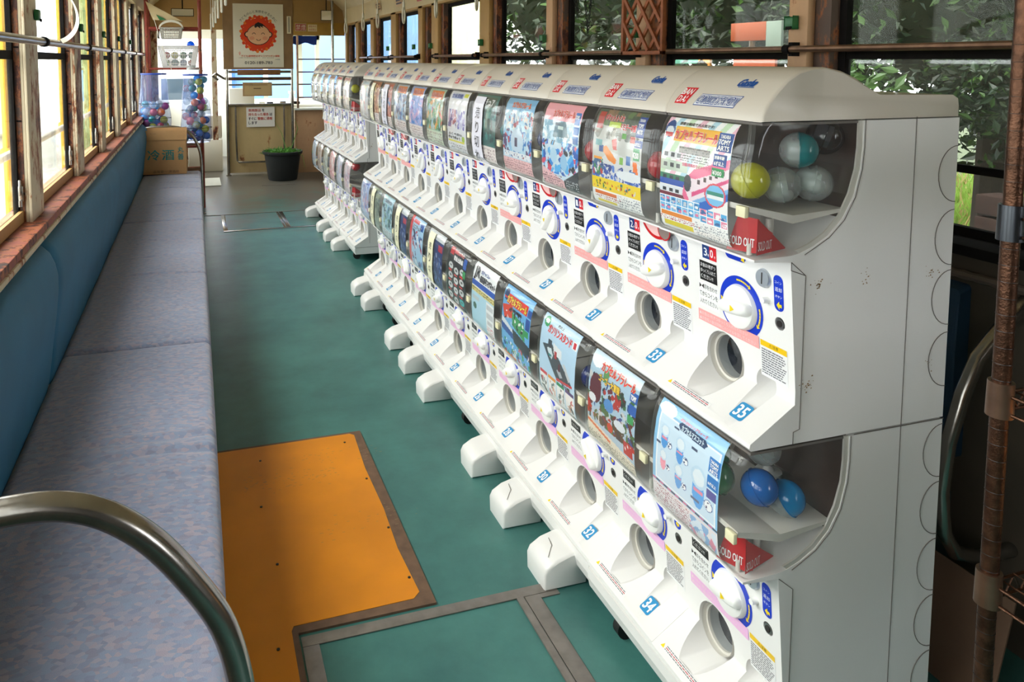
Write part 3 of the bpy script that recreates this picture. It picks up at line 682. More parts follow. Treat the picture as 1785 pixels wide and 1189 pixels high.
def p_snow(m):
    c = Cv(64, 90, '#b9dbee'); c.rect(0, 0, 1, .17, '#7fb6dc').blobs(0, .16, 1, .45, ['#e8eef2', '#8cb4cc', '#b44c5c', '#5a88b4', '#f4e6dc'], 80, .045, 12).blobs(0, .42, 1, .76, ['#2a78c4', '#cfe2f2', '#5c3a6c', '#90c2e8', '#1c4c9c', '#c02c3c'], 90, .055, 14)
    c.ell(.5, .56, .22, .16, '#c8dcee').rect(.42, .52, .52, .64, '#4c3a58').rect(.04, .72, .96, .80, '#e8ecf2').blobs(.04, .73, .96, .80, ['#8c2c3c', '#2c5c9c', '#2c8ccc'], 20, .018, 3).rect(0, .81, 1, 1, '#edbfc0').lines(.02, .82, .98, .98, '#a06a70', .4, 3)
    c.mesh(m, mp_cov, PX0, PZ0, PX1, PZ1); T(m, 'カプセルプラレール', .24, .045, .86, .12, '#e2402a', '#ffe9c0'); 
def p_gen(bgc, tb, tc, pal, seed, s='カプセルプラレール', tcw='#ffffff', foot='#efe4e0'):
    def f(m):
        c = Cv(44, 62, bgc); c.rect(.18, .04, .9, .17, tb).blobs(0, .2, 1, .74, pal, 75, .07, seed).rect(0, .76, 1, 1, foot).lines(.04, .78, .96, .98, '#9a7c80', .4, seed)
        c.mesh(m, mp_cov, PX0, PZ0, PX1, PZ1); T(m, s, .22, .06, .86, .15, tc, tcw)
    return f
def p_white_purple(m):
    c = Cv(50, 66, '#e6e6ea'); c.rect(.1, .03, .7, .12, '#c8d2ea').rect(.74, .03, .95, .09, '#d8d83c').blobs(.05, .3, .5, .6, ['#a03444', '#c8a0b4', '#5c4c8c'], 30, .07, 3).blobs(.5, .3, .95, .62, ['#5848b0', '#8c84c8', '#c8c8e4'], 30, .07, 5).rect(.04, .82, .9, .85, '#e6dc48').ell(.85, .77, .08, .05, '#a8c43c').lines(.04, .87, .96, .99, '#8c8c94', .4, 2)
    c.mesh(m, mp_cov, PX0, PZ0, PX1, PZ1); T(m, '立体図鑑', .12, .04, .68, .11, '#2c4ca0'); T(m, 'ふくべるい', .08, .69, .8, .735, '#303030'); T(m, 'ぎゅうぎゅう', .08, .75, .7, .80, '#303030')
def p_paleblue(m):   # pale card with small round-bodied toy figures
    c = Cv(104, 130, '#8ec4ea'); c.rect(.05, .10, .97, .74, '#f3f7fb').rect(.07, .115, .95, .725, '#cfe4f5').ell(.14, .06, .13, .055, '#f4f6fa')
    for x, y, k, col in ((.17, .24, .07, '#4a9ae0'), (.42, .26, .075, '#4a9ae0'), (.17, .47, .06, '#f0a0b4'), (.42, .50, .07, '#5aa4e4'), (.72, .42, .115, '#58a8ea')):
        c.ell(x, y+k*1.1, k*.75, k*1.3, col).ell(x, y, k, k*.85, '#c2dcf0').ell(x, y-.0, k*.72, k*.62, '#e4eef6').rect(x-k*.6, y+k*.9, x+k*.6, y+k*1.15, '#e890a8').ell(x+k*1.3, y+k*1.5, k*.55, k*.45, '#f6f8fc').ring(x+k*1.3, y+k*1.5, k*.55, k*.45, .7, '#5a7ab0').blobs(x+k, y+k*1.2, x+k*1.7, y+k*1.8, ['#2c3c6c'], 4, .015, 7)
    c.rect(.29, .145, .37, .165, '#3c4c6c').rect(.58, .2, .66, .22, '#3c4c6c').rect(.05, .37, .12, .39, '#3c4c6c').rect(.62, .62, .74, .645, '#5c6c8c')
    c.rect(.84, .17, .99, .30, '#2f7cc4').rect(.84, .32, .99, .43, '#2f7cc4').rect(.84, .45, .97, .52, '#5a5a9c').poly([(.38, .075), (.74, .085), (.78, .12), (.74, .155), (.38, .145), (.34, .11)], '#24406c')
    c.rect(0, .77, 1, 1, '#ece3e6').stripes(0, .745, 1, .765, ['#e07090', '#3c3c4c'], 8, 0).lines(.02, .79, .6, .99, '#b0707c', .35, 3).blobs(.6, .80, .98, .98, ['#90b4e0', '#e890a8', '#dfe8f4'], 24, .06, 9)
    c.mesh(m, mp_cov, PX0, PZ0, PX1, PZ1); T(m, 'カプセルマスコット', .40, .09, .73, .14, '#d8ecfa'); T(m, 'TAKARA', .86, .185, .97, .21, '#ffffff'); T(m, 'TOMY', .86, .22, .97, .25, '#ffffff'); T(m, 'ARTS', .86, .26, .97, .29, '#ffffff'); T(m, '6才以上', .86, .37, .97, .40, '#ffffff'); T(m, 'ぷかぷかシンプウィーズ', .35, .045, .75, .07, '#e25a78')
def p_forest(m):
    c = Cv(84, 110, '#a8c4d8'); c.rect(0, 0, 1, .1, '#c8dcec').blobs(0, .22, 1, .74, ['#243c30', '#3c6a3c', '#6c2430', '#2a4c8c', '#4a3420', '#c8c8c8', '#b42c24', '#1c2c3c'], 170, .05, 5)
    c.ell(.16, .38, .13, .16, '#5c1c2c').ell(.10, .50, .08, .05, '#e8e8ee').ell(.46, .46, .10, .07, '#4c8ccc').ell(.70, .58, .12, .05, '#d8e0e8').rect(.78, .68, .97, .82, '#b8242c').blobs(.8, .70, .95, .80, ['#e8e8e8'], 6, .015, 2).ell(.5, .68, .06, .05, '#c23a2c').poly([(.30, .14), (.36, .11), (.42, .15), (.38, .24), (.30, .26)], '#4c8c44').ell(.12, .10, .12, .06, '#f4f4f8')
    c.rect(.86, .14, 1, .24, '#2a5cac').rect(.86, .26, 1, .36, '#2a5cac').rect(.84, .38, .96, .46, '#3c9c5c').poly([(0, .74), (1, .86), (1, 1), (0, 1)], '#e9dcc8').poly([(0, .76), (.5, .83), (.5, .86), (0, .79)], '#e87a4c').lines(0, .86, 1, .99, '#8a7c6c', .4, 3)
    c.mesh(m, mp_cov, PX0, PZ0, PX1, PZ1); T(m, 'カプセルプラレール', .24, .055, .93, .15, '#e2302a', '#fff2d0'); T(m, 'ゴーゴー大冒険', .22, .19, .66, .27, '#f4c83c', '#50381c'); T(m, 'TOMY', .88, .165, .98, .215, '#ffffff')
def p_gas(m):
    c = Cv(76, 100, '#b9d8f0'); c.ell(.12, .08, .08, .06, '#2c9c5c').ell(.12, .075, .05, .03, '#ffffff').poly([(.08, .36), (.36, .30), (.94, .62), (.50, .68)], '#3c4850').poly([(.5, .66), (.94, .61), (.94, .64), (.5, .695)], '#c8323c')
    c.rect(.24, .26, .34, .34, '#2c3844').poly([(.38, .27), (.62, .30), (.64, .40), (.42, .40)], '#e4e8ec').rect(.44, .35, .5, .44, '#b4363c').poly([(.22, .37), (.34, .35), (.40, .43), (.36, .48), (.28, .46)], '#d4e4ec').rect(.26, .43, .35, .46, '#2c8c8c').poly([(.50, .56), (.60, .54), (.68, .60), (.6, .63)], '#b0b8c0').poly([(.66, .44), (.72, .42), (.88, .56), (.84, .60)], '#c8ccd0').rect(.55, .47, .60, .56, '#5c1c2c').rect(.86, .09, .97, .18, '#f4f4f4').rect(.88, .10, .95, .17, '#c8323c')
    for i, q in enumerate(('#d8424c', '#e8962c', '#2c8c5c', '#3c3c7c')): c.rect(.02+.245*i, .70, .24+.245*i, .745, q).rect(.02+.245*i, .745, .24+.245*i, .98, '#f1f1f1').blobs(.04+.245*i, .76, .22+.245*i, .97, ['#c86a74', '#3c3c3c', '#d8a48c', '#6c7c7c'], 8, .035, i+3)
    c.mesh(m, mp_cov, PX0, PZ0, PX1, PZ1); T(m, 'ガソリンスタンド', .2, .085, .84, .18, '#e02a34', '#ffffff'); T(m, '机の上', .42, .035, .58, .065, '#404040'); T(m, '全10種', .66, .66, .88, .70, '#404040')
def p_engines(m):
    c = Cv(64, 90, '#6ab0e4'); c.rect(.14, .09, .86, .22, '#e8342a').poly([(0, .28), (.35, .2), (.42, .38), (.1, .44)], '#d8442c').poly([(.36, .3), (.8, .36), (.85, .58), (.4, .48)], '#3c9c5c').poly([(0, .44), (.5, .56), (.5, .66), (0, .60)], '#dfe6ee').poly([(0, .52), (.9, .66), (1, .74), (0, .62)], '#1c4c9c').poly([(.4, .52), (1, .6), (1, .80), (.45, .70)], '#28343c').ell(.1, .12, .08, .08, '#1c3c6c').rect(.03, .14, .17, .17, '#d02c34')
    c.blobs(0, .72, 1, .94, ['#58a8e4', '#e4eef6', '#3c9c5c', '#2c4c8c', '#c8444c'], 60, .04, 8).rect(.88, .12, 1, .22, '#27509c').rect(.84, .25, .98, .40, '#27509c').rect(.82, .41, .95, .50, '#3c9c5c').rect(0, .93, .5, .97, '#e8862c').rect(.5, .95, 1, 1, '#e8e8ec').blobs(.1, .27, .8, .5, ['#20242c', '#f0f0f0'], 22, .03, 2)
    c.mesh(m, mp_cov, PX0, PZ0, PX1, PZ1); T(m, 'カプセルプラレール', .16, .105, .84, .205, '#ffe23c', '#a01c1c'); T(m, '新幹線編', .3, .245, .7, .29, '#2a2a34')
def p_jr(m):
    c = Cv(60, 84, '#eef0f2'); c.rect(0, .26, 1, .34, '#2a5ab8').rect(0, .36, 1, .44, '#e6d88c').rect(0, .44, 1, 1, '#b4dcf0').rect(.66, .46, 1, 1, '#eef2f4').rect(.05, .5, .35, .56, '#c4d0d4').rect(.68, .5, .96, .57, '#c8ccd0').rect(.68, .62, .96, .70, '#c8ccd0').ell(.16, .66, .08, .05, '#3c6c5c').rect(.72, .74, .94, .80, '#c8c8cc').lines(.68, .82, .96, .96, '#e0848c', .4, 3).lines(0, .36, 1, .44, '#5c5434', .4, 2)
    c.mesh(m, mp_cov, PX0, PZ0, PX1, PZ1); T(m, 'JR', .06, .05, .30, .25, '#26262c'); T(m, '座席番号マグネット', .34, .14, .98, .24, '#26262c'); T(m, 'ガチャコレ', .34, .06, .7, .12, '#3c5cac')
def p_black(m):
    c = Cv(60, 84, '#1e2226'); r = random.Random(3)
    for i in range(3):
        for j in range(4): 
            x, y = .2+.3*i, .34+.17*j+.04*(i % 2); c.ell(x, y, .12, .055, '#d4d8da' if (i, j) != (2, 3) else '#2cb4b4').rect(x-.05, y-.02, x+.05, y+.01, '#5c6468').rect(x-.12, y+.07, x+.05, y+.095, '#d83c3c')
    c.rect(.08, .04, .26, .16, '#d02c34').rect(.82, .1, .96, .26, '#2c5cb4').rect(.84, .3, .97, .42, '#3c9c5c')
    c.mesh(m, mp_cov, PX0, PZ0, PX1, PZ1); T(m, '救急車両コレクション', .30, .05, .8, .11, '#e0424c', '#ffffff'); T(m, '緊急出動編', .34, .14, .8, .22, '#f4f4f4')
def p_redblue(m):
    c = Cv(50, 70, '#a8d0ee'); c.rect(0, 0, .16, 1, '#d8303c').blobs(.2, .25, .95, .95, ['#2c3c5c', '#4c2c6c', '#c83c4c', '#f0f0f4', '#3c6cac'], 46, .06, 7).rect(.2, .04, .6, .12, '#e04c54').rect(.72, .06, .95, .2, '#2a5cac')
    c.mesh(m, mp_cov, PX0, PZ0, PX1, PZ1); T(m, 'ミニチュア', .24, .14, .8, .22, '#3c3c4c', '#ffffff')
def p_navy(m):
    c = Cv(44, 60, '#26386e'); c.rect(0, .0, 1, .14, '#d0d4d8').rect(.7, .18, .96, .3, '#b02c40').blobs(.3, .35, .95, .9, ['#5c7cb4', '#1c2848', '#c8d0e0', '#3c5ca0'], 44, .05, 3); c.mesh(m, mp_cov, PX0, PZ0, PX1, PZ1)
def p_pale(bgc, acc, seed, n=26):
    def f(m):
        c = Cv(28, 40, bgc); c.blobs(.05, .12, .95, .8, acc, n, .08, seed).rect(.1, .03, .9, .1, acc[0]).lines(.05, .82, .95, .97, '#a8a8b0', .35, 3); c.mesh(m, mp_cov, PX0, PZ0, PX1, PZ1)
    return f
def paper_strip(col, chars, u0=.04, u1=.125, v0=.355, v1=.585):
    m = MB(); N = 10; mpo = mp_covo; cc = hx(col)
    for j in range(N):
        a = v0+(v1-v0)*j/N; b = v0+(v1-v0)*(j+1)/N; k0 = .003*math.sin(j*1.3); k1 = .003*math.sin((j+1)*1.3)
        m.add([mpo(u0+k0, a, .001), mpo(u1+k0, a, .002), mpo(u1+k1, b, .002), mpo(u0+k1, b, .001)], [(0, 1, 2, 3)], 0, cc)
    n = len(chars); H_ = (v1-v0-.03)/n
    for i, ch in enumerate(chars): text(m, ch, u0+.026, v1-.035-H_*(i+.8), u1-.02, v1-.035-H_*i, mpo, (.03, .03, .035), .0035, -.012, keep=True)
    return m.build('paper_strip', [PR])

CW = ['#c8dce8', '#e8b0b8', '#8cb0cc', '#f0f0f0']
UP = [  # upper tier, near to far: (poster, what it is, extras)
 (p_train, 'card showing a pink and white bullet train', ''),
 (p_road, 'card with orange truck, blue road and yellow band', 'tongue'),
 (p_blue, 'blue card with pink heading', ''),
 (p_snow, 'light blue card with orange title above pink small print', 'tongue'),
 (p_gen('#2c6a64', '#4c5a50', '#e8e8e8', ['#2c5c5c', '#3c8c84', '#1c3c3c'], 3, 'ミニチュア', '#2c5c5c'), 'handwritten white sold-out strip over a dark green card', 'tongue paperw'),
 (p_white_purple, 'white card with maroon and purple toys', ''),
 (p_gen('#9cb8a4', '#f0842c', '#c81c1c', ['#5c9c5c', '#e8a44c', '#c8503c', '#9cc8dc', '#e8dcc0', '#3c6c4c'], 5, foot='#d4e0c8'), 'busy green and orange card', ''),
 (p_gen('#8ca4dc', '#f0842c', '#c81c1c', ['#4c5cc0', '#9cb0ec', '#c8a0d0', '#3c84d0', '#e8c8dc'], 6), 'blue and violet card with pink small print', ''),
 (p_gen('#a4b4c4', '#f0842c', '#c81c1c', ['#3c6cb4', '#c8ccd4', '#705c5c', '#8cb8dc'], 7), 'card with glare painted in as pale blue-grey, blue lower part', ''),  # glare is put into the pale blue-grey colours of this card
 (p_gen('#b46a54', '#c8503c', '#f4e4d0', ['#b45c4c', '#e0a08c', '#3c6c9c'], 8), 'long white paper strip over a red-brown card', 'tongue paperl'),
 (p_gen('#b0683c', '#a03820', '#f4b43c', ['#c88450', '#8c4c2c', '#e8cc9c'], 9), 'narrow cream paper strip over an orange-brown card', 'tongue paperc'),
 (p_pale('#e2dede', CW, 3), 'whitish faded card', ''),
 (p_pale('#efe6e0', ['#e8a8a0', '#f6f2ee', '#d8c4bc'], 13), 'white card with salmon arc', ''),
 (p_pale('#f0eeea', ['#e06a6a', '#f6f4f0', '#c8c0ba'], 14), 'white card with red heading line', ''),
 (p_pale('#ece8e4', ['#c8a89c', '#ffffff', '#d8d4cc'], 15), 'white card with faint brown print', ''),
 (p_pale('#e8e6e2', ['#b8b4a8', '#ffffff', '#b47c70'], 16), 'whitish card with grey print', ''),
 (p_pale('#e4e4e4', ['#9aa8b8', '#ffffff', '#d8c8a0'], 17), 'pale grey card', ''),
 (p_pale('#d8dcdc', ['#c8b868', '#a8b4bc', '#ffffff'], 18), 'silvery card with yellow corner', '')]
LO = [
 (p_paleblue, 'pale blue card with round little toy figures', ''),
 (p_forest, 'dark forest scene card with red title', ''),
 (p_gas, 'light blue petrol station card with four coloured columns', ''),
 (p_engines, 'card with red and green engines over blue', ''),
 (p_jr, 'white card lettered JR above a blue band', ''),
 (p_black, 'black card with white rescue vehicles', ''),
 (p_navy, 'cream handwritten strip over a navy card', 'paperc'),
 (p_redblue, 'light blue card with red left edge', ''),
 (p_navy, 'cream handwritten strip over a navy card with grey top', 'paperc'),
 (p_gen('#9cc8d8', '#b8d8e8', '#3c5c7c', ['#6c9c7c', '#c8e0e8', '#3c5c6c', '#8cb8dc'], 11, 'コレクション', '#ffffff', '#c8dce4'), 'teal green and light blue card', ''),
 (p_pale('#8c9a8c', ['#5c6c6c', '#a8b4a0'], 4), 'cream strip over a grey-green card', 'paperc'),
 (p_pale('#a8bce4', ['#5c7cc8', '#d0dcf4', '#c89cb4'], 5, 40), 'periwinkle blue card', ''),
 (p_pale('#dcc8d4', ['#c86c8c', '#f0e4ec', '#a8a8c8'], 6), 'pink and white card', ''),
 (p_pale('#c4cce4', ['#98a8d0', '#e8ecf4', '#e0b8c8'], 7), 'pale blue card', ''),
 (p_pale('#e8b4bc', ['#d86c7c', '#f4d4d8', '#ffffff'], 8), 'rose pink card', ''),
 (p_pale('#b4bcb8', ['#8c9890', '#d8dcd8'], 9), 'grey card', ''),
 (p_pale('#b8a8a4', ['#7c8480', '#d4c8c4', '#a05c54'], 10), 'brownish grey card', ''),
 (p_pale('#a4b8c8', ['#6c98b8', '#d4dce0', '#9c9cc4'], 11), 'blue-grey card', '')]
def row_x(y): return .955+.012*(y-1.072) if y < 4.9 else 1.055-.012*(y-5.08)
ZT = .712
FIX = ['body', 'bay_rim', 'bay_liner', 'hopper_shelf', 'clear_cover', 'cover_rail', 'hopper_peg', 'latch', 'chute_ring', 'chute_back', 'chute_flap', 'dial_knob', 'dial_ring', 'grip_arrow', 'coin_slot', 'return_button', 'lock', 'return_label', 'coin_label', 'price_label', 'coin_notice', 'alignment_notice', 'warning_label', 'tray_label']
LIDS = ['lid', 'maker_mark', 'station_mark', 'script_mark']
COLY = [1.072+W*i for i in range(12)]+[5.08+W*i for i in range(6)]
machines = {}
def side_lines(parent, upper):
    """seams and knock-outs engraved on the bare end of the row"""
    m = MB(); r = .0008; y = -.0002
    def ln(pts): m.tube([(x, y, z) for x, z in pts], r, 6)
    if upper:
        ln([(.346, .603), (.346, .0)]); ln([(.222, .601), (.456, .601)]); ln([(.2235, .599), (.2235, .55), (.220, .508), (.207, .457), (.183, .415), (.150, .385), (.116, .367), (.096, .357)])
        ln([(.067, .345), (.100, .318), (.100, .028), (.086, .024), (.086, .001)]); ln([(.067, .345), (.067, .33), (.1, .318)])
        cs = [.49, .365, .245, .12]
    else:
        ln([(.346, .6), (.346, .0)]); ln([(.2235, .599), (.2235, .55), (.220, .508), (.207, .457), (.183, .415), (.150, .385), (.116, .367), (.096, .357)]); ln([(.067, .345), (.100, .318), (.100, .028)]); ln([(.23, .601), (.456, .601)])
        cs = [.535, .415, .295, .175, .055]
    for c in cs: ln([(.455-.047*math.cos(t), c+.055*math.sin(t)) for t in [(-PI/2)+PI*i/16 for i in range(17)]])
    m.build('side_seams', [SEAMD], parent)
    if upper:
        m = MB(); rr = random.Random(9)
        for cx, cz, n in ((.13, .30, 26), (.24, .30, 12), (.115, .11, 22), (.40, .30, 16), (.41, .12, 8)):
            for i in range(n):
                x = cx+rr.gauss(0, .008); z = cz+rr.gauss(0, .008); a = rr.uniform(.0006, .0022); m.add([(x-a, -.0004, z-a*.5), (x+a, -.0004, z-a*.3), (x+a*.6, -.0004, z+a), (x-a*.7, -.0004, z+a*.6)], [(0, 1, 2, 3)], 0, hx('#93754f'))
        m.build('rust_spots', [PR], parent)
KR = random.Random(12)
def add_machine(i, upper):
    y = COLY[i]; x = row_x(y); z = (ZT if upper else ZT-.603)-.0045*min(i, 5)*0
    num = 35-2*i if upper else 36-2*i
    f, desc, ex = (UP if upper else LO)[i]
    place = 'upper' if upper else 'lower'
    grp = 'near' if i < 12 else 'far'
    lab = f'white capsule vending machine number {num}, {desc}'
    if not upper and i == 0: lab = 'white capsule vending machine at the row end, under number 35, pale blue toy card'
    t = thing('capsule_machine', lab, 'vending machine', (x, y, z), 0, 'capsule machines in two-tier rows')
    pt = {}
    SUB = dict(grip_arrow='dial_knob', latch='clear_cover', cover_rail='clear_cover', maker_mark='lid', station_mark='lid', script_mark='lid', chute_flap='chute_ring', chute_back='chute_ring')
    for k in FIX+(LIDS if upper else []): pt[k] = share(PP[k], k, pt[SUB[k]] if k in SUB else t)
    share(PP['bay_rim'], 'bay_rim', t, (0, W-.009, 0))
    an = KR.choice((0, 0, .15, -.2, .9, -.75)) if i not in (0,) else 0
    if an:
        c_ = Vector((0, W-.148, .219)); pt['dial_knob'].rotation_euler = (an, 0, 0); pt['dial_knob'].location = c_-Matrix.Rotation(an, 3, 'X') @ c_
    share(PP['price_digits'+('3' if i == 0 or not upper else random.choice('123'))], 'price_digits', pt['price_label'])
    if not (upper and i in (3, 5, 6, 7, 8)): share(PP['notice_strip_'+('pink' if upper else 'lilac')], 'notice_strip', t)
    n = number_part(num); n.parent = t
    m = MB(); f(m); m.build('poster', [PR], t)
    if 'tongue' in ex: share(PP['sold_out_tongue'], 'sold_out_tongue', t)
    if 'paperw' in ex: paper_strip('#e4e2ee', '売り切れ', .035, .130).parent = t
    if 'paperl' in ex: paper_strip('#e2e0ee', '売切れ中', .06, .16).parent = t
    if 'paperc' in ex: paper_strip('#f0eccb', '売り切れ', .05, .125).parent = t
    if i in (0, 12): share(PP['sold_out_slip'], 'sold_out_slip', t); side_lines(t, upper)
    machines[(i, upper)] = t
for i in range(18):
    add_machine(i, True); add_machine(i, False)

# ---- bases, feet, casters
def base_proto():
    m = MB(); m.prism([(-.004, .060), (-.010, .085), (-.008, .1075), (.455, .1075), (.455, .060)], .001, 2*W-.0025, 0, sm=False, inset=.004); plinth = m.build('plinth', [WHITE], recalc=True)
    m = MB(); w2 = .058
    prof = [(-.098, .0), (-.100, .045), (-.092, .062), (-.06, .082), (-.015, .0925), (.03, .094), (.03, .0)]
    m.prism(prof, -w2, w2, 0, sm=True, inset=.008); foot = m.build('foot', [WHITE], recalc=True)
    m = MB(); m.cyl((0, -.012, .026), (0, .012, .026), .026, n=20).box(-.012, .012, -.018, .018, .045, .0605); caster = m.build('caster', [RUBBER])
    m = MB(); m.tube([(-.075, -.03, .0765), (-.05, .0, .087), (-.045, .03, .0885)], .0008, 6); scr = m.build('scratch', [SEAMD])
    for o in (plinth, foot, caster, scr): C.objects.unlink(o)
    return plinth, foot, caster, scr
plinth, foot, caster, scr = base_proto()
FEET = [1.775, 2.055, 2.345, 2.93, 3.225, 3.52, 4.12, 4.405]; FEETF = [5.50, 5.81, 6.155, 6.77]
ord_ = ['first', 'second', 'third', 'fourth', 'fifth', 'sixth', 'seventh', 'eighth', 'ninth']
for k in range(9):
    y0 = COLY[2*k]; x = row_x(y0)
    nf = [q for q in (FEET if k < 6 else FEETF) if y0-.005 <= q < y0+2*W-.005]
    under = f'{36-4*k} and {34-4*k}'
    t = thing('machine_stand', f'white wheeled stand under machines {under}' + (', no foot in view' if not nf else f', {len(nf)} rounded foot' + ('s' if len(nf) > 1 else '')).replace('foots', 'feet'), 'stand', (x, y0, 0), 0, 'stands under the capsule machines')
    share(plinth, 'plinth', t)
    for q in nf:
        fo = share(foot, 'foot', t, (0, q-y0, 0))
        if q in (2.055, 1.775): share(scr, 'scratch', fo)
    for a, b in ((.03, .12), (.03, 2*W-.12), (.42, .12), (.42, 2*W-.12)): share(caster, 'caster', t, (a, b, 0))

# ---- capsules
def capmat(n, c):
    m = mat('capsule_'+n, c, .12, coat=.6); nt = m.node_tree; b = nt.nodes['Principled BSDF']; o = nt.nodes['Material Output']
    t = nt.nodes.new('ShaderNodeBsdfTransparent'); t.inputs[0].default_value = (*[min(1, x*1.3+.02) for x in hx(c)], 1); mx = nt.nodes.new('ShaderNodeMixShader'); mx.inputs[0].default_value = .66
    nt.links.new(t.outputs[0], mx.inputs[1]); nt.links.new(b.outputs[0], mx.inputs[2]); nt.links.new(mx.outputs[0], o.inputs[0]); return m
CM = {k: capmat(k, c) for k, c in dict(yellow='#c9c81c', green='#1f8a4c', blue='#1c6fc4', red='#c22430', magenta='#b32a86', navy='#1c3277', teal='#1c8f96', orange='#e07a38', pink='#ee8f86', skyblue='#2a9ada').items()}
CLC = clear('capsule_clear', (.82, .86, .86), 1.5, .05, haze=.25, hcol=(.75, .8, .8)); CLD = clear('capsule_smoke', (.3, .3, .34), 1.5, .05)
PAPERM = mat('folded_paper', '#b9c3bd', .8)
CAPO = {}
def capsule(name, pos, r, col, label, cat='capsule', group=None, rot=None, clear_half=True, inner=True, lod=0):
    rot = rot or (random.uniform(-2, 2), random.uniform(-2, 2), 0)
    key = (round(r, 4), col, clear_half, lod)
    if key not in CAPO:
        n, m_ = ((20, 14), (14, 10), (10, 8))[lod]; m = MB()
        cm = {'clear': CLC, 'smoke': CLD}.get(col) or CM[col]
        m.sphere((0, 0, 0), r, n, m_, 0, 1 if clear_half else None); m.tube([(r*1.015*math.cos(a), r*1.015*math.sin(a), 0) for a in [2*PI*i/n for i in range(n)]], r*.035, 6, 0, closed=True)
        if inner: m.box(-r*.5, r*.45, -r*.55, r*.4, -r*.55, r*.3, 2)
        o = m.build('source', [cm, CLC, PAPERM]); C.objects.unlink(o); CAPO[key] = o
    c = D.objects.new(name, CAPO[key].data); C.objects.link(c); c.location = pos; c.rotation_euler = rot
    return tag(c, label, cat, group)
x0, y0 = row_x(1.072), 1.072; g = 'capsules inside the end machines'
H1 = ZT+.44
for (dx, dy, dz, col, lab, cl) in [(.005, .040, .0465, 'yellow', 'yellow capsule against the cover of the top end machine', False), (.112, .040, .098, 'teal', 'green and blue capsule resting on top of the others, machine 35', True), (.078, .044, .034, 'clear', 'clear capsule beside the yellow one, machine 35', True), (.150, .042, .034, 'clear', 'clear capsule lowest towards the back, machine 35', True), (.180, .050, .120, 'smoke', 'dark smoked capsule against the rear of the bay', False), (.035, .120, .045, 'smoke', 'dark capsule behind the yellow one', False)]:
    capsule('capsule', (x0+dx, y0+dy, H1+dz+.005), .034, col, lab, group=g, clear_half=cl, rot=(1.0, .5+dx*9, .3))
H2 = ZT-.603+.44
for (dx, dy, dz, col, lab, cl) in [(.055, .045, .055, 'blue', 'bright blue capsule, the upper of the two, bottom end machine', False), (.120, .045, .022, 'skyblue', 'blue capsule lying lower by the shelf, bottom end machine', True), (.008, .108, .050, 'green', 'green capsule next to the pale blue card', False), (.05, .170, .06, 'green', 'second green capsule further inside, bottom end machine', False), (.12, .11, .09, 'clear', 'clear round capsule at the top of the bottom bay', True)]:
    capsule('capsule', (x0+dx, y0+dy, H2+dz+.006), .034, col, lab, group=g, clear_half=cl, rot=(.8, .6, .2))
m = MB(); m.lathe([(.0001, .0), (.026, .0), (.026, .018), (.012, .020), (.006, .03), (.003, .085), (.0001, .088)], (0, 0, 0), 20)
tag(m.build('spike_toy', [KNOB], loc=(x0+.172, y0+.150, H2-.0005+.001)), 'white plastic spike-topped toy in the bottom end machine', 'toy')
for i, up, u, dz, col, lab in [(1, False, .262, .05, 'yellow', 'yellow-green capsule between the forest and petrol station cards'), (1, True, .25, .04, 'red', 'red capsule beside the orange truck card'), (2, True, .252, .04, 'red', 'red capsule right of the blue card with pink heading'), (12, True, .255, .075, 'yellow', 'yellow capsule at the end of the far upper row'), (12, False, .25, .13, 'red', 'dark red lump at the end of the far lower row'), (3, True, .255, .04, 'navy', 'dark capsule right of the light blue card'), (2, False, .255, .05, 'navy', 'dark blue capsule right of the petrol station card'), (4, True, .255, .04, 'teal', 'teal capsule right of the sold-out strip')]:
    yy = COLY[i]+W-u; zz = (ZT if up else ZT-.603)+.44+dz
    if i == 1 and not up: yy = COLY[1]+W-.015-.03
    capsule('capsule', (row_x(COLY[i])+.012, yy+.005, zz), .031, col, lab, group='capsules showing between the cards', clear_half=False)
# ------------------------------------------------------------ the tram's shell
XL, XR, Y0, Y1 = -.50, 1.85, -1.6, 9.5
def bx(name, x0, x1, y0, y1, z0, z1, m, r=0, parent=None):
    mb = MB(); (mb.bbox(x0, x1, y0, y1, z0, z1, r) if r else mb.box(x0, x1, y0, y1, z0, z1)); o = mb.build(name, m, parent)
    return o if parent else struct(o)
fl = MB().box(XL-.1, XR+.1, Y0, 11.6, -.05, 0).build('floor', LINO); struct(fl)
bx('wall_left', XL-.10, XL, Y0, 11.6, -.0, .885, CREAM)
bx('wall_right', XR, XR+.10, Y0, 11.6, -.0, .93, mat('wall_dark', '#4b4136', .7, var=.2))
N_TRIM = [0]
def trim(*a, **k): N_TRIM[0] += 1; return bx(f'trim_{N_TRIM[0]}', *a, **k)
# arched ceiling
pr = [(-.60, 1.94), (-.50, 1.94), (-.47, 2.06), (-.36, 2.16), (-.1, 2.23), (.675, 2.29), (1.45, 2.23), (1.71, 2.16), (1.82, 2.06), (1.85, 1.885), (1.95, 1.885), (1.95, 2.1), (1.8, 2.3), (.675, 2.40), (-.45, 2.3), (-.60, 2.1)]
struct(MB().prism(pr, Y0, 11.6, sm=True).build('ceiling', CREAM2, recalc=True))
struct(MB().box(XL-.1, XR+.1, Y0-.06, Y0, 0, 2.35).build('wall_back_unseen', mat('unseen_wall_dark', '#4a4038', .7)))  # unseen rear end, closed and dark to cut light and bounce behind the camera
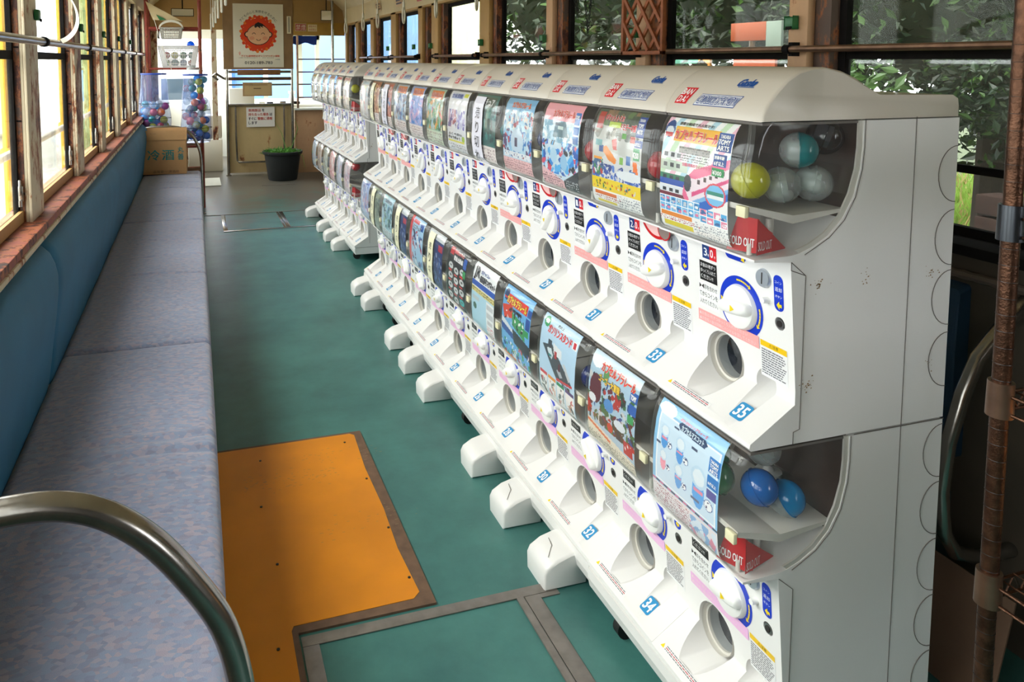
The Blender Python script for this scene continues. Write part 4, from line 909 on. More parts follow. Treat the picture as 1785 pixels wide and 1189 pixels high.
# left window posts: (near edge, far edge)
LP = [(-1.3, -1.1), (-.33, -.14), (.63, .82), (1.61, 1.80), (2.59, 2.78), (3.58, 3.775), (4.48, 4.67), (5.38, 5.58), (6.34, 6.56), (7.38, 7.60), (8.42, 8.64), (9.3, 9.5)]
for a, b in LP:
    trim(XL-.009, XL, a, b, .9, 1.96, CREAM, .002)
    trim(XL-.019, XL-.011, a+.006, b-.006, .9, 1.95, CREAM)
    trim(XL-.036, XL-.0195, a+.004, b-.004, .9, 1.95, TRACK)
    for q in range(4): trim(XL-.034, XL-.021, a+.0005, a+.0035, 1.0+.23*q, 1.005+.23*q, BLACKF)
trim(XL-.11, XL+.042, Y0, 9.5, .886, .912, SILLM, .004)
trim(XL-.02, XL+.046, Y0, 9.5, .868, .8855, CREAM, .004)
trim(XL-.075, XL-.045, Y0, 9.5, 1.90, 1.955, CREAM)
for i in range(len(LP)-1):
    a, b = LP[i][1], LP[i+1][0]; k = i+1
    g_ = sgroup(f'window_{k}'); x = XL-.044
    m = MB()
    for s0, s1 in ((a-.015, a+.012), (b-.012, b+.02)): m.box(x-.008, x+.007, s0, s1, .915, 1.95)
    m.box(x-.008, x+.007, a, b, 1.425, 1.452); m.box(x-.008, x+.007, a, b, .914, .94)
    m.build('sash_frame', BLACKF, g_)
    m = MB(); m.box(x+.0075, x+.019, a, b, .914, .95); m.build('window_bead', OCHRE, g_)
    MB().box(x-.001, x+.001, a+.01, b-.01, .94, 1.426).build('pane', GLASSW, g_)
    MB().box(x-.006, x-.004, a+.01, b-.01, 1.451, 1.95).build('pane', GLASSW, g_)
    m = MB(); m.bbox(XL-.036, XL-.022, b-.012, b-.001, .98, 1.03, .002).bbox(XL-.033, XL-.026, b-.02, b-.006, 1.0, 1.05, .002).cyl((XL-.03, b-.014, .965), (XL-.03, b-.014, .985), .006, n=10); m.build('sash_catch', STEEL, g_)
def catch(pos, lab, s=1):
    t = thing('window_catch', lab, 'window catch', pos, 0, 'green window catches')
    m = MB(); m.bbox(-.004*s, .012*s, -.018, .018, -.018, .018, .004); m.build('grip', GREENP, t)
    m = MB(); m.bbox(.0125*s if s > 0 else -.016, .016 if s > 0 else -.0125, -.012, .012, -.022, -.012, .001); m.build('tongue', BLACKF, t)
for n_, y in enumerate((2.74, 3.74, 4.64, 5.54, 6.50)): catch((XL+.006, y, 1.57), f"green plastic catch on the left window post, {['first','second','third','fourth','fifth'][n_]} along from the camera")
t = thing('window_rail', 'long steel handrail across the left windows', 'handrail', (XL+.045, 0, 1.48))
MB().tube([(0, -1.2, 0), (0, 3, 0), (0, 6, 0), (0, 8.05, 0)], .0125, 12).build('tube', STEEL, t)
for y in (.72, 1.70, 2.63, 3.66, 4.56, 5.46, 6.45, 7.47):
    MB().cyl((0, y-.014, 0), (0, y+.014, 0), .0165, n=14).cyl((-.045, y, -.0), (-.01, y, 0), .008, n=10).build('bracket', BLACKF, t)
# ---- right side
RP = [(-.4, -.3), (.55, .63), (1.914, 1.993), (2.80, 2.875), (3.68, 3.755), (4.59, 4.76), (5.67, 5.84), (6.10, 6.22), (6.97, 7.16), (7.9, 8.05), (8.7, 8.85), (9.4, 9.5)]
for j, (a, b) in enumerate(RP):
    trim(XR, XR+.03, a, b, .93, 1.9, OCHRE if j > 4 else TAN, .003)
    trim(XR+.031, XR+.065, a-.06, b+.004, .93, 1.9, TRACK)
    trim(XR+.066, XR+.09, a-.085, b+.03, .93, 1.9, BLACKF)
trim(XR-.03, XR+.11, Y0, 9.5, .935, .962, BLACKF, .003)
trim(XR+.0, XR+.09, Y0, 9.5, 1.868, 1.93, OCHRE)
for i in range(len(RP)-1):
    a, b = RP[i][1], RP[i+1][0]-.06; g_ = sgroup(f'window_{i+20}'); x = XR+.082
    m = MB(); m.box(x-.012, x+.012, a, b, 1.425, 1.452).box(x-.012, x+.012, a, b, .962, .985).box(x-.012, x+.012, a, b, 1.84, 1.87); m.build('sash_frame', BLACKF, g_)
    gl = GLASSD if i < 5 else GLASSW
    MB().box(x-.001, x+.002, a, b, .985, 1.425).build('pane', GLASSW, g_); MB().box(x+.004, x+.007, a, b, 1.452, 1.84).build('pane', gl, g_)
    if 0 < i < 7:
        m = MB(); m.box(x+.003, x+.0035, a, a+.004, .99, 1.42); m.build('pane_edge', BLACKF, g_)
RAILS = [(.2, 4.62, (.60, 1.95, 2.84, 3.72, 4.6)), (4.74, 5.67, (4.76, 5.66)), (6.15, 8.4, (6.16, 7.07, 7.97))]
t = thing('window_rail', 'steel handrail in lengths across the right windows behind the machines', 'handrail', (XR-.04, 0, 1.457))
for a, b, br in RAILS:
    MB().tube([(0, a, 0), (0, (a+b)/2, 0), (0, b, 0)], .0105, 10).build('tube', STEELB, t)
    for y in br: MB().cyl((0, y-.012, 0), (0, y+.012, 0), .015, n=12).box(.01, .04, y-.008, y+.008, -.022, .022).build('bracket', BLACKF, t)
for n_, y in enumerate((1.965, 2.87, 3.76, 4.70, 5.82, 6.30, 7.22)): catch((XR-.012, y, 1.542), f"green plastic catch on the right window post, {['first','second','third','fourth','fifth','sixth','seventh'][n_]} from the camera", -1)
# overhead notices on the right cove
for k, (y, a, b, col, s) in enumerate([(4.6, .20, .12, '#e8dcc0', '#b02028'), (5.35, .26, .12, '#d8ccb0', '#404450'), (6.2, .14, .13, '#b42830', '#f0e8d8'), (6.9, .24, .11, '#c8a87c', '#3c3c54'), (7.7, .22, .10, '#c8a87c', '#503c3c')]):
    mp = lambda u, v, h=0, y=y: (1.822+.018*(1-v/.12)-h, y-u, 1.925+v)
    m = MB(); quad(m, 0, 0, a, b, mp, hx(col), .004)
    for q in range(3): quad(m, a*.1, b*(.2+.25*q), a*(.9-.15*(q % 2)), b*(.33+.25*q), mp, hx(s), .005)
    tag(m.build('notice_card', [PR]), ['small cream advert card with red marks on the right cove', 'beige advert card with grey lettering on the right cove', 'dark red notice card on the right cove', 'tan card with navy lettering on the right cove', 'tan card with brown lettering, far end of the right cove'][k], 'notice', 'notice cards on the right cove')

# ---- floor pieces
t = tag(MB().prism([(-.02, 1.75), (-.02, 2.714), (.573, 2.714), (.573, 1.76), (.213, 1.76), (.213, .6), (-.02, .6)], 0, .006, f=lambda x, y, z: (x, z, y+.0005)).build('orange_floor_board', EDGEW, recalc=True), 'orange L-shaped board screwed to the floor beside the bench', 'floor board')
MB().prism([(-.02, 1.785), (-.02, 2.70), (.53, 2.70), (.545, 2.685), (.535, 2.45), (.540, 2.2), (.532, 2.0), (.541, 1.81), (.52, 1.79), (.205, 1.785), (.198, 1.77), (.196, .6), (-.02, .6)], .0068, .0078, f=lambda x, y, z: (x, z, y)).build('painted_top', ORANGE, t, recalc=True)
for x, y in ((.19, 2.60), (.50, 2.64), (.525, 2.38), (.53, 2.10), (.53, 1.87), (.17, 2.32), (.19, 2.03), (.16, 1.72)):
    MB().cyl((x, y, .0079), (x, y, .0095), .0042, n=10).build('screw', LOCKD, t)
m = MB(); rr = random.Random(2)
for ya, xs, n in ((2.45, .12, 90), (2.16, .32, 30), (2.56, .30, 40)):
    for i in range(n):
        x = xs+rr.random()*.32; y = ya+rr.gauss(0, .03)+.1*(x-xs)*0; a = rr.uniform(.002, .014); m.add([(x, y, .0081), (x+a, y+.0005, .0081), (x+a*.8, y+.0018, .0081), (x, y+.0013, .0081)], [(0, 1, 2, 3)], 0, hx('#8f7a4c'))
m.build('scuff_marks', [PR], t)
def strip(pts, lab, w_=.0):
    m = MB(); 
    for x0_, x1_, ya, yb, z in pts: m.bbox(x0_, x1_, ya, yb, .0005, z, .0012)
    return m
for nm, (x0_, x1_, ya, yb) in dict(a=(.218, .90, 1.715, 1.748), b=(.218, .258, .6, 1.714), c=(.780, .800, .6, 1.714), d=(.803, .845, .6, 1.714)).items():
    trim(x0_, x1_, ya, yb, .0005, .004 if nm != 'c' else .006, STRIPM, .001)
trim(.845, .90, 1.70, 1.7145, .0005, .003, STRIPM)
for x0_, x1_, ya, yb in ((.20, 1.02, 6.34, 6.375), (.20, .235, 6.376, 7.05), (.70, .72, 6.376, 7.05), (.725, .76, 6.376, 7.05), (-.05, 1.05, 7.05, 7.066), (.7, 1.1, 8.6, 8.62)): trim(x0_, x1_, ya, yb, .0005, .004, STEEL if ya < 6.4 else STRIPM, .001)
tag(MB().bbox(.0, .26, 8.72, 9.3, .0005, .012, .002).build('floor_plate', PALE), 'white painted floor plate by the far cab doorway', 'floor plate')

# ---- cushions
def cushion(x0, x1, y0, y1, z0, z1, r, crown, nx=24, ny=220, seed=0, wr=()):
    vs = []; m = MB()
    def f(d): return r*(1-math.sqrt(max(0, 1-(1-min(d, r)/r)**2)))
    def sp(n, L):
        e = [r*(1-math.cos(PI/2*i/5)) for i in range(6)]; mid = [r+(L-2*r)*i/(n-11) for i in range(1, n-11)]
        return e+mid+[L-q for q in e[::-1]]
    ux = sp(nx, x1-x0); uy = sp(ny, y1-y0)
    for b in uy:
        for a in ux:
            dx = min(a, x1-x0-a); dy = min(b, y1-y0-b); z = z1-f(dx)-f(dy)
            q = (1-(2*a/(x1-x0)-1)**2)*(1-(2*b/(y1-y0)-1)**6); z += crown*q
            z += .004*mnoise.noise(Vector((a*3, (y0+b)*2.2, seed)))
            for wy, dp in wr:
                yy = b-(wy+.05*mnoise.noise(Vector((a*4, wy*9, 1)))); z -= dp*1.5*math.exp(-(yy/.012)**2)*max(0, min(1, (a-.12)/.1)); z += dp*.6*math.exp(-((yy-.022)/.014)**2)*max(0, min(1, (a-.12)/.1))
            vs.append((x0+a, y0+b, max(z, z0)))
    NX, NY = len(ux), len(uy)
    fs = [(j*NX+i, j*NX+i+1, (j+1)*NX+i+1, (j+1)*NX+i) for j in range(NY-1) for i in range(NX-1)]
    rim = list(range(NX))+[j*NX+NX-1 for j in range(1, NY)]+[(NY-1)*NX+i for i in range(NX-2, -1, -1)]+[j*NX for j in range(NY-2, 0, -1)]
    B = len(vs); vs += [(vs[i][0], vs[i][1], z0) for i in rim]; n = len(rim)
    fs += [(rim[i], B+i, B+(i+1) % n, rim[(i+1) % n]) for i in range(n)]; fs.append(tuple(B+i for i in range(n))[::-1])
    m.add(vs, fs, 0, (1, 1, 1), True); return m
def backrest(y0, y1, seed):
    prof = [(-.497, .405), (-.455, .405), (-.444, .46), (-.432, .56), (-.420, .65), (-.412, .72), (-.411, .765), (-.418, .805), (-.432, .838), (-.455, .862), (-.497, .867)]
    m = MB(); ys = [0, .004, .012, .025, .045]; L = y1-y0; mid = [.045+(L-.09)*i/24 for i in range(1, 24)]; ys = ys+mid+[L-q for q in ys[::-1]]; n = len(prof); vs = []
    for y in ys:
        d = min(y, L-y); k = .03*(1-math.sqrt(max(0, 1-(1-min(d, .045)/.045)**2)))
        for i, (x, z) in enumerate(prof):
            q = 0 if i in (0, n-1) else 1
            vs.append((x-k*q*(1 if x > -.46 else .3)+.003*mnoise.noise(Vector((y*2, z*4, seed)))*q, y0+y, z-(k*.5 if i in (7, 8, 9, 10) else 0)))
    fs = [(j*n+i, (j+1)*n+i, (j+1)*n+(i+1) % n, j*n+(i+1) % n) for j in range(len(ys)-1) for i in range(n)]+[tuple(range(n)), tuple((len(ys)-1)*n+i for i in range(n))[::-1]]
    m.add(vs, fs, 0, (1, 1, 1), True); return m
t = thing('long_bench', 'long side bench under the left windows with mottled blue-grey seat cushions and teal backrest', 'bench', (0, 0, 0))
for k, (a, b, w_) in enumerate([(.93, 2.742, [(1.02, .006), (1.10, .004), (.90, .003)]), (2.747, 4.917, [(.9, .004), (1.25, .003), (1.6, .003)]), (4.922, 7.12, [(.5, .005), (1.2, .005), (1.5, .004), (1.75, .004)])]):
    cushion(-.462, .034, a, b, .315, .416, .028, .012, seed=k*3.3, wr=w_).build('seat_cushion', MOQ, t, recalc=True)
for k, (a, b) in enumerate([(.93, 2.50), (2.505, 7.1)]): backrest(a, b, k*5).build('backrest', TEALB, t, sharp=60, recalc=True)
bx('kick_panel', -.49, -.015, .95, 7.1, .0015, .31, mat('bench_base', '#3c4a4a', .6), parent=t)
def bench_loop(y, lab, pts, r=.0155):
    t = thing('grab_loop', lab, 'grab rail', (0, y, 0)); P_ = [Vector(p) for p in pts]; out = []
    for i in range(len(P_)-1):
        p0 = P_[max(i-1, 0)]; p1 = P_[i]; p2 = P_[i+1]; p3 = P_[min(i+2, len(P_)-1)]
        for k in range(6):
            s = k/6; out.append(.5*((2*p1)+(-p0+p2)*s+(2*p0-5*p1+4*p2-p3)*s*s+(-p0+3*p1-3*p2+p3)*s**3))
    out.append(P_[-1]); MB().tube(out, r, 16).build('tube', STEEL, t)
    e = out[-1]; MB().cyl((e.x, e.y, .0015), (e.x, e.y, .012), r*2, n=20).build('foot_flange', STEEL, t); e = out[0]
    MB().cyl((e.x, e.y, e.z), (e.x+.012, e.y, e.z), r*2, n=20).build('wall_flange', STEEL, t); return t
bench_loop(.90, 'curved steel grab loop at the near end of the left bench', [(-.499, 0, .83), (-.40, 0, .87), (-.30, 0, .905), (-.20, 0, .918), (-.13, 0, .905), (-.07, 0, .862), (-.022, 0, .80), (.018, 0, .728), (.038, 0, .64), (.044, 0, .53), (.044, 0, .3), (.044, 0, .013)], .0165)
bench_loop(7.16, 'curved steel grab loop at the far end of the left bench behind the cardboard box', [(-.499, 0, .80), (-.35, 0, .82), (-.15, 0, .81), (-.04, 0, .74), (.02, 0, .62), (.04, 0, .5), (.042, 0, .3), (.042, 0, .013)], .014)

# ---- right bench behind the machines
t = thing('side_bench', 'dark blue bench along the right wall mostly hidden behind the machines', 'bench', (0, 0, 0))
cushion(1.54, 1.80, 1.35, 7.0, .315, .416, .02, .006, 16, 40).build('seat_cushion', mat('bench_navy', '#1c3f5c', .7), t, recalc=True)
MB().prism([(1.848, .41), (1.805, .41), (1.80, .7), (1.81, .85), (1.848, .86)], 1.35, 7.0, inset=.01).build('backrest', mat('bench_navy_back', '#1b3850', .7), t, recalc=True)
bx('kick_panel', 1.56, 1.845, 1.37, 7.0, .0015, .31, MATS['bench_base'], parent=t)
t = thing('grab_loop', 'curved steel grab loop at the near end of the right bench', 'grab rail', (0, 1.22, 0))
P_ = [(1.849, 0, .86), (1.80, 0, .83), (1.70, 0, .74), (1.66, 0, .66), (1.625, 0, .55), (1.612, 0, .44), (1.625, 0, .34), (1.665, 0, .28), (1.73, 0, .255), (1.80, 0, .25), (1.849, 0, .25)]
MB().tube([(x, 0, z) for x, _, z in P_], .0165, 14).build('tube', STEEL, t)
tag(MB().tube([(XR-.016+.003*math.sin(i*.3), .3+i*.02, .885) for i in range(60)], .012, 8, rs=[.013 if i % 2 else .0105 for i in range(60)]).build('ribbed_conduit', mat('conduit', '#5c5048', .6)), 'ribbed grey conduit pipe under the right window sill', 'conduit')

# ---- lattice, chains, straps
t = thing('lattice_panel', 'terracotta wooden lattice panel hung on the right window post', 'lattice', (1.775, 2.56, 1.445))
Hh, Ww = .44, .30
for a, b, c, d in ((0, .016, 0, Hh), (Ww-.016, Ww, 0, Hh), (0, Ww, 0, .016), (0, Ww, Hh-.016, Hh)): MB().bbox(-.009, .009, a, b, c, d, .002).build('frame_bar', TERRA, t)
for s, dx in ((1, -.006), (-1, .006)):
    for k in range(-4, 6):
        p = []
        for y in (.016, Ww-.016):
            z = (k*.11+y*1.25) if s > 0 else (k*.11+(Ww-y)*1.25); p.append((y, z))
        (ya, za), (yb, zb) = p; 
        if za > zb: ya, za, yb, zb = yb, zb, ya, za
        if zb < .02 or za > Hh-.02: continue
        if za < .016: q = (.016-za)/(zb-za); ya, za = ya+(yb-ya)*q, .016
        if zb > Hh-.016: q = (Hh-.016-za)/(zb-za); yb, zb = ya+(yb-ya)*q, Hh-.016
        d = Vector((0, yb-ya, zb-za)); L = d.length
        if L < .03: continue
        M_ = Matrix.Translation(((dx, (ya+yb)/2, (za+zb)/2))) @ Matrix.Rotation(math.atan2(d.z, d.y), 4, 'X')
        MB().box(-.004, .004, -L/2, L/2, -.0075, .0075, M=M_).build('slat', TERRA, t)
def chain(lab, y, pts):
    t = thing('hanging_chain', lab, 'chain', (1.79, y, 0), 0, 'black chains hanging at the right window'); m = MB()
    P_ = [Vector(p) for p in pts]; L = 0; seg = []
    for a, b in zip(P_, P_[1:]):
        n = max(1, int((b-a).length/.016))
        for i in range(n): seg.append((a.lerp(b, (i+.5)/n), (b-a).normalized()))
    for i, (c, d) in enumerate(seg):
        n1 = Vector((1, 0, 0)) if i % 2 else d.cross(Vector((1, 0, 0))).normalized()
        m.tube([c+d*.0105*math.cos(a)+n1*.0052*math.sin(a) for a in [2*PI*q/10 for q in range(10)]], .0019, 5, closed=True)
    m.build('links', CHAINM, t)
chain('black iron chain hanging in a long V in front of the right window', 3.20, [(0, .02, 2.08), (0, .015, 1.7), (0, -.012, 1.552), (0, -.035, 1.7), (0, -.04, 2.08)])
chain('shorter black iron chain beside the long one', 3.30, [(0, .05, 2.06), (0, .02, 1.72), (0, -.005, 1.66), (0, -.01, 1.72), (0, -.02, 2.06)])
def strap(x, y, zb, lab, grp, rz):
    t = thing('hanging_strap', lab, 'strap', (x, y, zb), rz, grp)
    MB().tube([(.038*math.sin(a), 0, .055-.055*math.cos(a)) for a in [2*PI*i/24 for i in range(24)]], .0065, 8, closed=True).build('hand_ring', STRAPM, t)
    top = 2.235-zb
    MB().box(-.010, .010, -.003, .003, .100, top).build('webbing', STRAPM, t); MB().bbox(-.013, .013, -.008, .008, .098, .15, .002).build('buckle_sleeve', STRAPM, t)
for n_, y in enumerate((3.75, 4.45, 5.2, 6.0, 6.55, 7.35)): strap(1.44, y, 1.69, f"off-white ring strap over the machines, {['first','second','third','fourth','fifth','sixth'][n_]} from the camera", 'ring straps over the machines', rad(62))
for n_, y in enumerate((3.75, 4.3, 4.9, 5.5, 6.2, 7.0)): strap(.15, y, 1.69, f"off-white ring strap hanging over the bench aisle, {['first','second','third','fourth','fifth','sixth'][n_]} from the camera", 'ring straps over the aisle', rad(88))
for x in (1.44, .15): tag(MB().tube([(x, -1, 2.225), (x, 4, 2.225), (x, 9.4, 2.225)], .010, 8).build('strap_rail', STEEL), 'overhead steel rail carrying the ring straps '+('over the machines' if x > 1 else 'over the aisle'), 'rail')
# curled strip by the first left window
m = MB(); ring = []
for i in range(26):
    s = i/25; yy = 2.80+.52*max(0, math.sin(s*PI*.97))**.55-.05*s; zz = 1.69-.20*s
    ring.append((-.452, yy, zz))
vs = []
for p in ring: vs += [(p[0]-.001, p[1]+.03, p[2]+.006), (p[0]+.020, p[1]-.05, p[2]-.010)]
m.add(vs, [(2*i, 2*i+1, 2*i+3, 2*i+2) for i in range(25)], 0, (1, 1, 1), True)
tag(m.build('curled_strip', STRAPM), 'curled off-white plastic strip hanging behind the left handrail', 'strip')
# ------------------------------------------------------------ bulkhead of the driver's cab
def wall(name, *a, m=OCHRE): return struct(MB().box(*a).build(name, m))
YB = 9.5
wall('wall_front', .34, 1.19, YB, YB+.06, 1.315, 2.29, m=mat('board_brown', '#9a7a55', .7, var=.22, vscale=5))
trim(-.5, .338, YB+.01, YB+.06, 1.80, 2.26, OCHRE); trim(1.192, 1.85, YB+.01, YB+.06, 1.74, 2.26, OCHRE)
trim(1.195, 1.845, YB-.012, YB+.009, 1.742, 1.90, mat('cab_header', '#b98d3c', .55, var=.18), .004)
trim(.375, 1.155, YB+.0, YB+.04, .03, .885, DOORC); trim(1.20, 1.85, YB+.0, YB+.05, .0005, .80, TAN); trim(-.5, -.10, YB, YB+.05, .0005, .6, CREAM)
trim(1.19, 1.85, YB-.06, YB+.12, .80, .825, PALE, .004)
trim(.20, .262, YB, YB+.05, .45, 1.80, CREAM); trim(-.5, -.42, YB, YB+.05, .9, 1.80, CREAM)
t = thing('cab_barrier', 'tubular steel barrier frame in front of the cream cab door', 'barrier', (0, YB-.03, 0))
for x in (.375, 1.165): MB().tube([(x, 0, .012), (x, 0, .9), (x, 0, 1.314)], .018, 12).cyl((x, 0, .0015), (x, 0, .014), .032, n=18).build('post', STEEL, t)
for z, r in ((1.285, .016), (1.125, .011), (1.20, .020), (.875, .015)): MB().tube([(.394, 0, z), (.77, 0, z), (1.146, 0, z)], r, 10).build('crossbar', STEELB if z == 1.20 else STEEL, t)
MB().tube([(.47, -.012, .86), (.47, -.012, .5), (.48, -.012, .19), (.50, -.012, .165), (.77, -.012, .165), (1.03, -.012, .165), (1.05, -.012, .19), (1.06, -.012, .5), (1.06, -.012, .86)], .012, 10).build('inner_loop', STEEL, t)
t = thing('window_guard', 'dark guard bars on a post beside the cab window', 'guard', (0, YB-.035, 0))
MB().tube([(1.235, 0, .826), (1.235, 0, 1.3), (1.235, 0, 1.735)], .014, 10).build('post', STEELB, t)
for z in (1.44, 1.28, 1.125, .96): MB().tube([(1.25, 0, z), (1.5, 0, z), (1.84, 0, z)], .008, 8).build('bar', mat('guard_brown', '#5a2f2a', .5) if 'guard_brown' not in MATS else MATS['guard_brown'], t)
for x, z0, z1, lab in ((1.67, .83, 2.2, 'tall vertical steel pole at the right of the cab window'),): tag(MB().tube([(x, YB-.1, z0), (x, YB-.1, 1.5), (x, YB-.1, z1)], .02, 12).build('steel_pole', STEEL), lab, 'pole')
# poster with a child's face
t = thing('face_poster', 'campaign poster with a smiling child face in an orange-red ring and a phone number', 'poster', (.765, YB-.004, 1.73))
pc = Cv(150, 190, '#e9e3d2'); ew, eh = .61, .78
for k in range(46):
    a = 2*PI*k/46; r = .33+.02*math.sin(k*2.7); pc.ell(.5+r*math.cos(a)*1.0, .47+r*.80*math.sin(a), .032, .026, '#dd3f12' if k % 4 else '#ee7a1c')
pc.ell(.5, .47, .315, .245, '#de3c10').ell(.5, .485, .235, .165, '#2a1a18').ell(.27, .48, .05, .045, '#2a1a18').ell(.73, .48, .05, .045, '#2a1a18').ell(.5, .485, .222, .153, '#e8b48c').ell(.28, .48, .038, .033, '#e8b48c').ell(.72, .48, .038, .033, '#e8b48c').ell(.37, .54, .05, .03, '#e29a78').ell(.63, .54, .05, .03, '#e29a78')
pc.poly([(.42, .36), (.44, .31), (.5, .285), (.58, .31), (.64, .35), (.58, .345), (.60, .375), (.53, .35), (.55, .39), (.48, .355), (.45, .38)], '#161314')
for x in (.41, .59): pc.ring(x, .475, .035, .022, .45, '#1c1412').rect(x-.05, .478, x+.05, .51, '#e8b48c')
pc.ring(.5, .55, .045, .03, .5, '#3a1c18').rect(.44, .51, .56, .553, '#e8b48c')
pc.rect(.12, .775, .13, .81, '#d8502c').ring(.125, .775, .018, .02, .4, '#d8502c').lines(.1, .845, .8, .855, '#5a5450', .6, 2, 9)
mpf = lambda u, v, h=0: (u, -h, v)
m = MB(); pc.mesh(m, mpf, -ew/2, -eh/2, ew/2, eh/2, .002)
s = '子どもの心と笑顔を守るために'
for i, ch in enumerate(s):
    a = rad(142-104*i/(len(s)-1)); cx, cy = .262*math.cos(a)*1.02, .005+.262*math.sin(a)*1.12; rt = a-PI/2; ca, sa = math.cos(rt*.8), math.sin(rt*.8)
    text(m, ch, -.016, -.016, .016, .016, lambda u, v, h=0, cx=cx, cy=cy, ca=ca, sa=sa: (cx+u*ca-v*sa, -h, cy+u*sa+v*ca), (.03, .03, .03), .004, .01, keep=True)
text(m, '子ども虐待防止オレンジリボン運動', -.215, -.262, .255, -.238, mpf, hx('#d8502c'), .004, .02); text(m, '0120-189-783', -.17, -.350, .165, -.315, mpf, (.03, .03, .035), .004, .02); text(m, '24時間', .2, -.30, .255, -.285, mpf, (.1, .1, .1), .004)
m.build('sheet', [PR], t)
tag(MB().bbox(.50, 1.02, YB-.07, YB-.052, 1.245, 1.312, .003).build('wooden_slat', WOODB), 'brown wooden slat under the face poster', 'slat')
m = MB(); mpf2 = lambda u, v, h=0: (u, YB-.056-h, v); m.box(.56, .915, YB-.055, YB-.051, .985, 1.155, 0, hx('#c5a877'))
text(m, '子供の部屋', .58, 1.115, .68, 1.138, mpf2, hx('#6c3024'), .002); quad(m, .68, 1.12, .86, 1.128, mpf2, hx('#8c6c44'), .002); quad(m, .69, 1.075, .78, 1.085, mpf2, hx('#7c6444'), .002)
for a in ((.568, .992, .907, .996), (.568, 1.144, .907, 1.148), (.568, .992, .572, 1.148), (.903, .992, .907, 1.148)): quad(m, *a, mpf2, hx('#8c5c3c'), .002)
tag(m.build('certificate_board', [PR]), 'small tan framed certificate tied to the barrier bars', 'sign')
m = MB(); mpf3 = lambda u, v, h=0: (u, YB-.020-h, v); m.box(.60, .945, YB-.019, YB-.0155, .60, .845, 0, hx('#ece8e2'))
for i, (a, b) in enumerate((('車両部品', 'を'), ('持ち去った場合', 'は'), ('すぐに', '警察に通報'), ('します', ''))):
    v = .79-.052*i
    if i == 0: text(m, a, .625, v, .775, v+.036, mpf3, hx('#c8584c'), .002, .03); text(m, b, .79, v, .82, v+.036, mpf3, (.05, .05, .06), .002, .03)
    if i == 1: text(m, a, .625, v, .87, v+.036, mpf3, hx('#c8584c'), .002, .03); text(m, b, .885, v, .915, v+.036, mpf3, (.05, .05, .06), .002, .03)
    if i == 2: text(m, a, .625, v, .72, v+.036, mpf3, (.05, .05, .06), .002, .03); text(m, b, .735, v, .915, v+.036, mpf3, hx('#c8584c'), .002, .03)
    if i == 3: text(m, a, .625, v, .73, v+.036, mpf3, (.05, .05, .06), .002, .03)
tag(m.build('warning_notice', [PR]), 'white paper notice with red and black lettering taped on the cream door', 'notice')
m = MB(); mpf4 = lambda u, v, h=0: (u, YB-.014-h, v); m.box(1.215, 1.355, YB-.0155, YB-.0125, 1.792, 1.888, 0, hx('#b8a888')); quad(m, 1.222, 1.80, 1.284, 1.88, mpf4, hx('#b02a2c'), .003); quad(m, 1.288, 1.80, 1.348, 1.88, mpf4, hx('#b02a2c'), .003); text(m, '禁', 1.228, 1.806, 1.280, 1.874, mpf4, hx('#e8e0d0'), .004); text(m, '煙', 1.292, 1.806, 1.344, 1.874, mpf4, hx('#e8e0d0'), .004)
tag(m.build('no_smoking_plate', [PR]), 'dark red no-smoking plate on the ochre cab header', 'sign')
m = MB(); m.box(1.375, 1.49, YB-.0155, YB-.0125, 1.79, 1.876, 0, hx('#e0cfa0')); text(m, '運転中の', 1.385, 1.84, 1.48, 1.866, mpf4, hx('#b8483c'), .003); text(m, '会話禁止', 1.385, 1.80, 1.48, 1.828, mpf4, hx('#b8483c'), .003)
tag(m.build('driver_notice', [PR]), 'pale sticker with faded red lettering right of the no-smoking plate', 'sign')
m = MB(); m.box(1.115, 1.165, YB-.012, YB-.001, 1.76, 1.975, 0, hx('#e6dcc0')); quad(m, 1.133, 1.775, 1.147, 1.965, lambda u, v, h=0: (u, YB-.013-h, v), hx('#8a8478'), .001)
tag(m.build('thermometer_card', [PR]), 'narrow white upright strip card right of the face poster', 'card')
for x0_, x1_, z0_, z1_, y, lab in ((-.20, -.0, 1.86, 1.925, 7.75, 'oblong rear-view mirror hanging above the red rack'), (1.53, 1.655, 1.93, 2.045, 9.38, 'square mirror shining at the top right of the cab')):
    t = thing('mirror', lab, 'mirror', ((x0_+x1_)/2, y, (z0_+z1_)/2)); w2, h2 = (x1_-x0_)/2, (z1_-z0_)/2
    MB().bbox(-w2-.006, w2+.006, .0, .012, -h2-.006, h2+.006, .004).build('housing', BLACKF, t); MB().add([(-w2, -.001, -h2), (w2, -.001, -h2), (w2, -.001, h2), (-w2, -.001, h2)], [(0, 1, 2, 3)]).build('glass', mat('mirror_glass', '#f2f4f4', .08, 1) if 'mirror_glass' not in MATS else MATS['mirror_glass'], t)
    MB().cyl((0, .006, h2), (0, .006, 2.26-(z0_+z1_)/2), .006, n=8).build('stem', BLACKF, t)
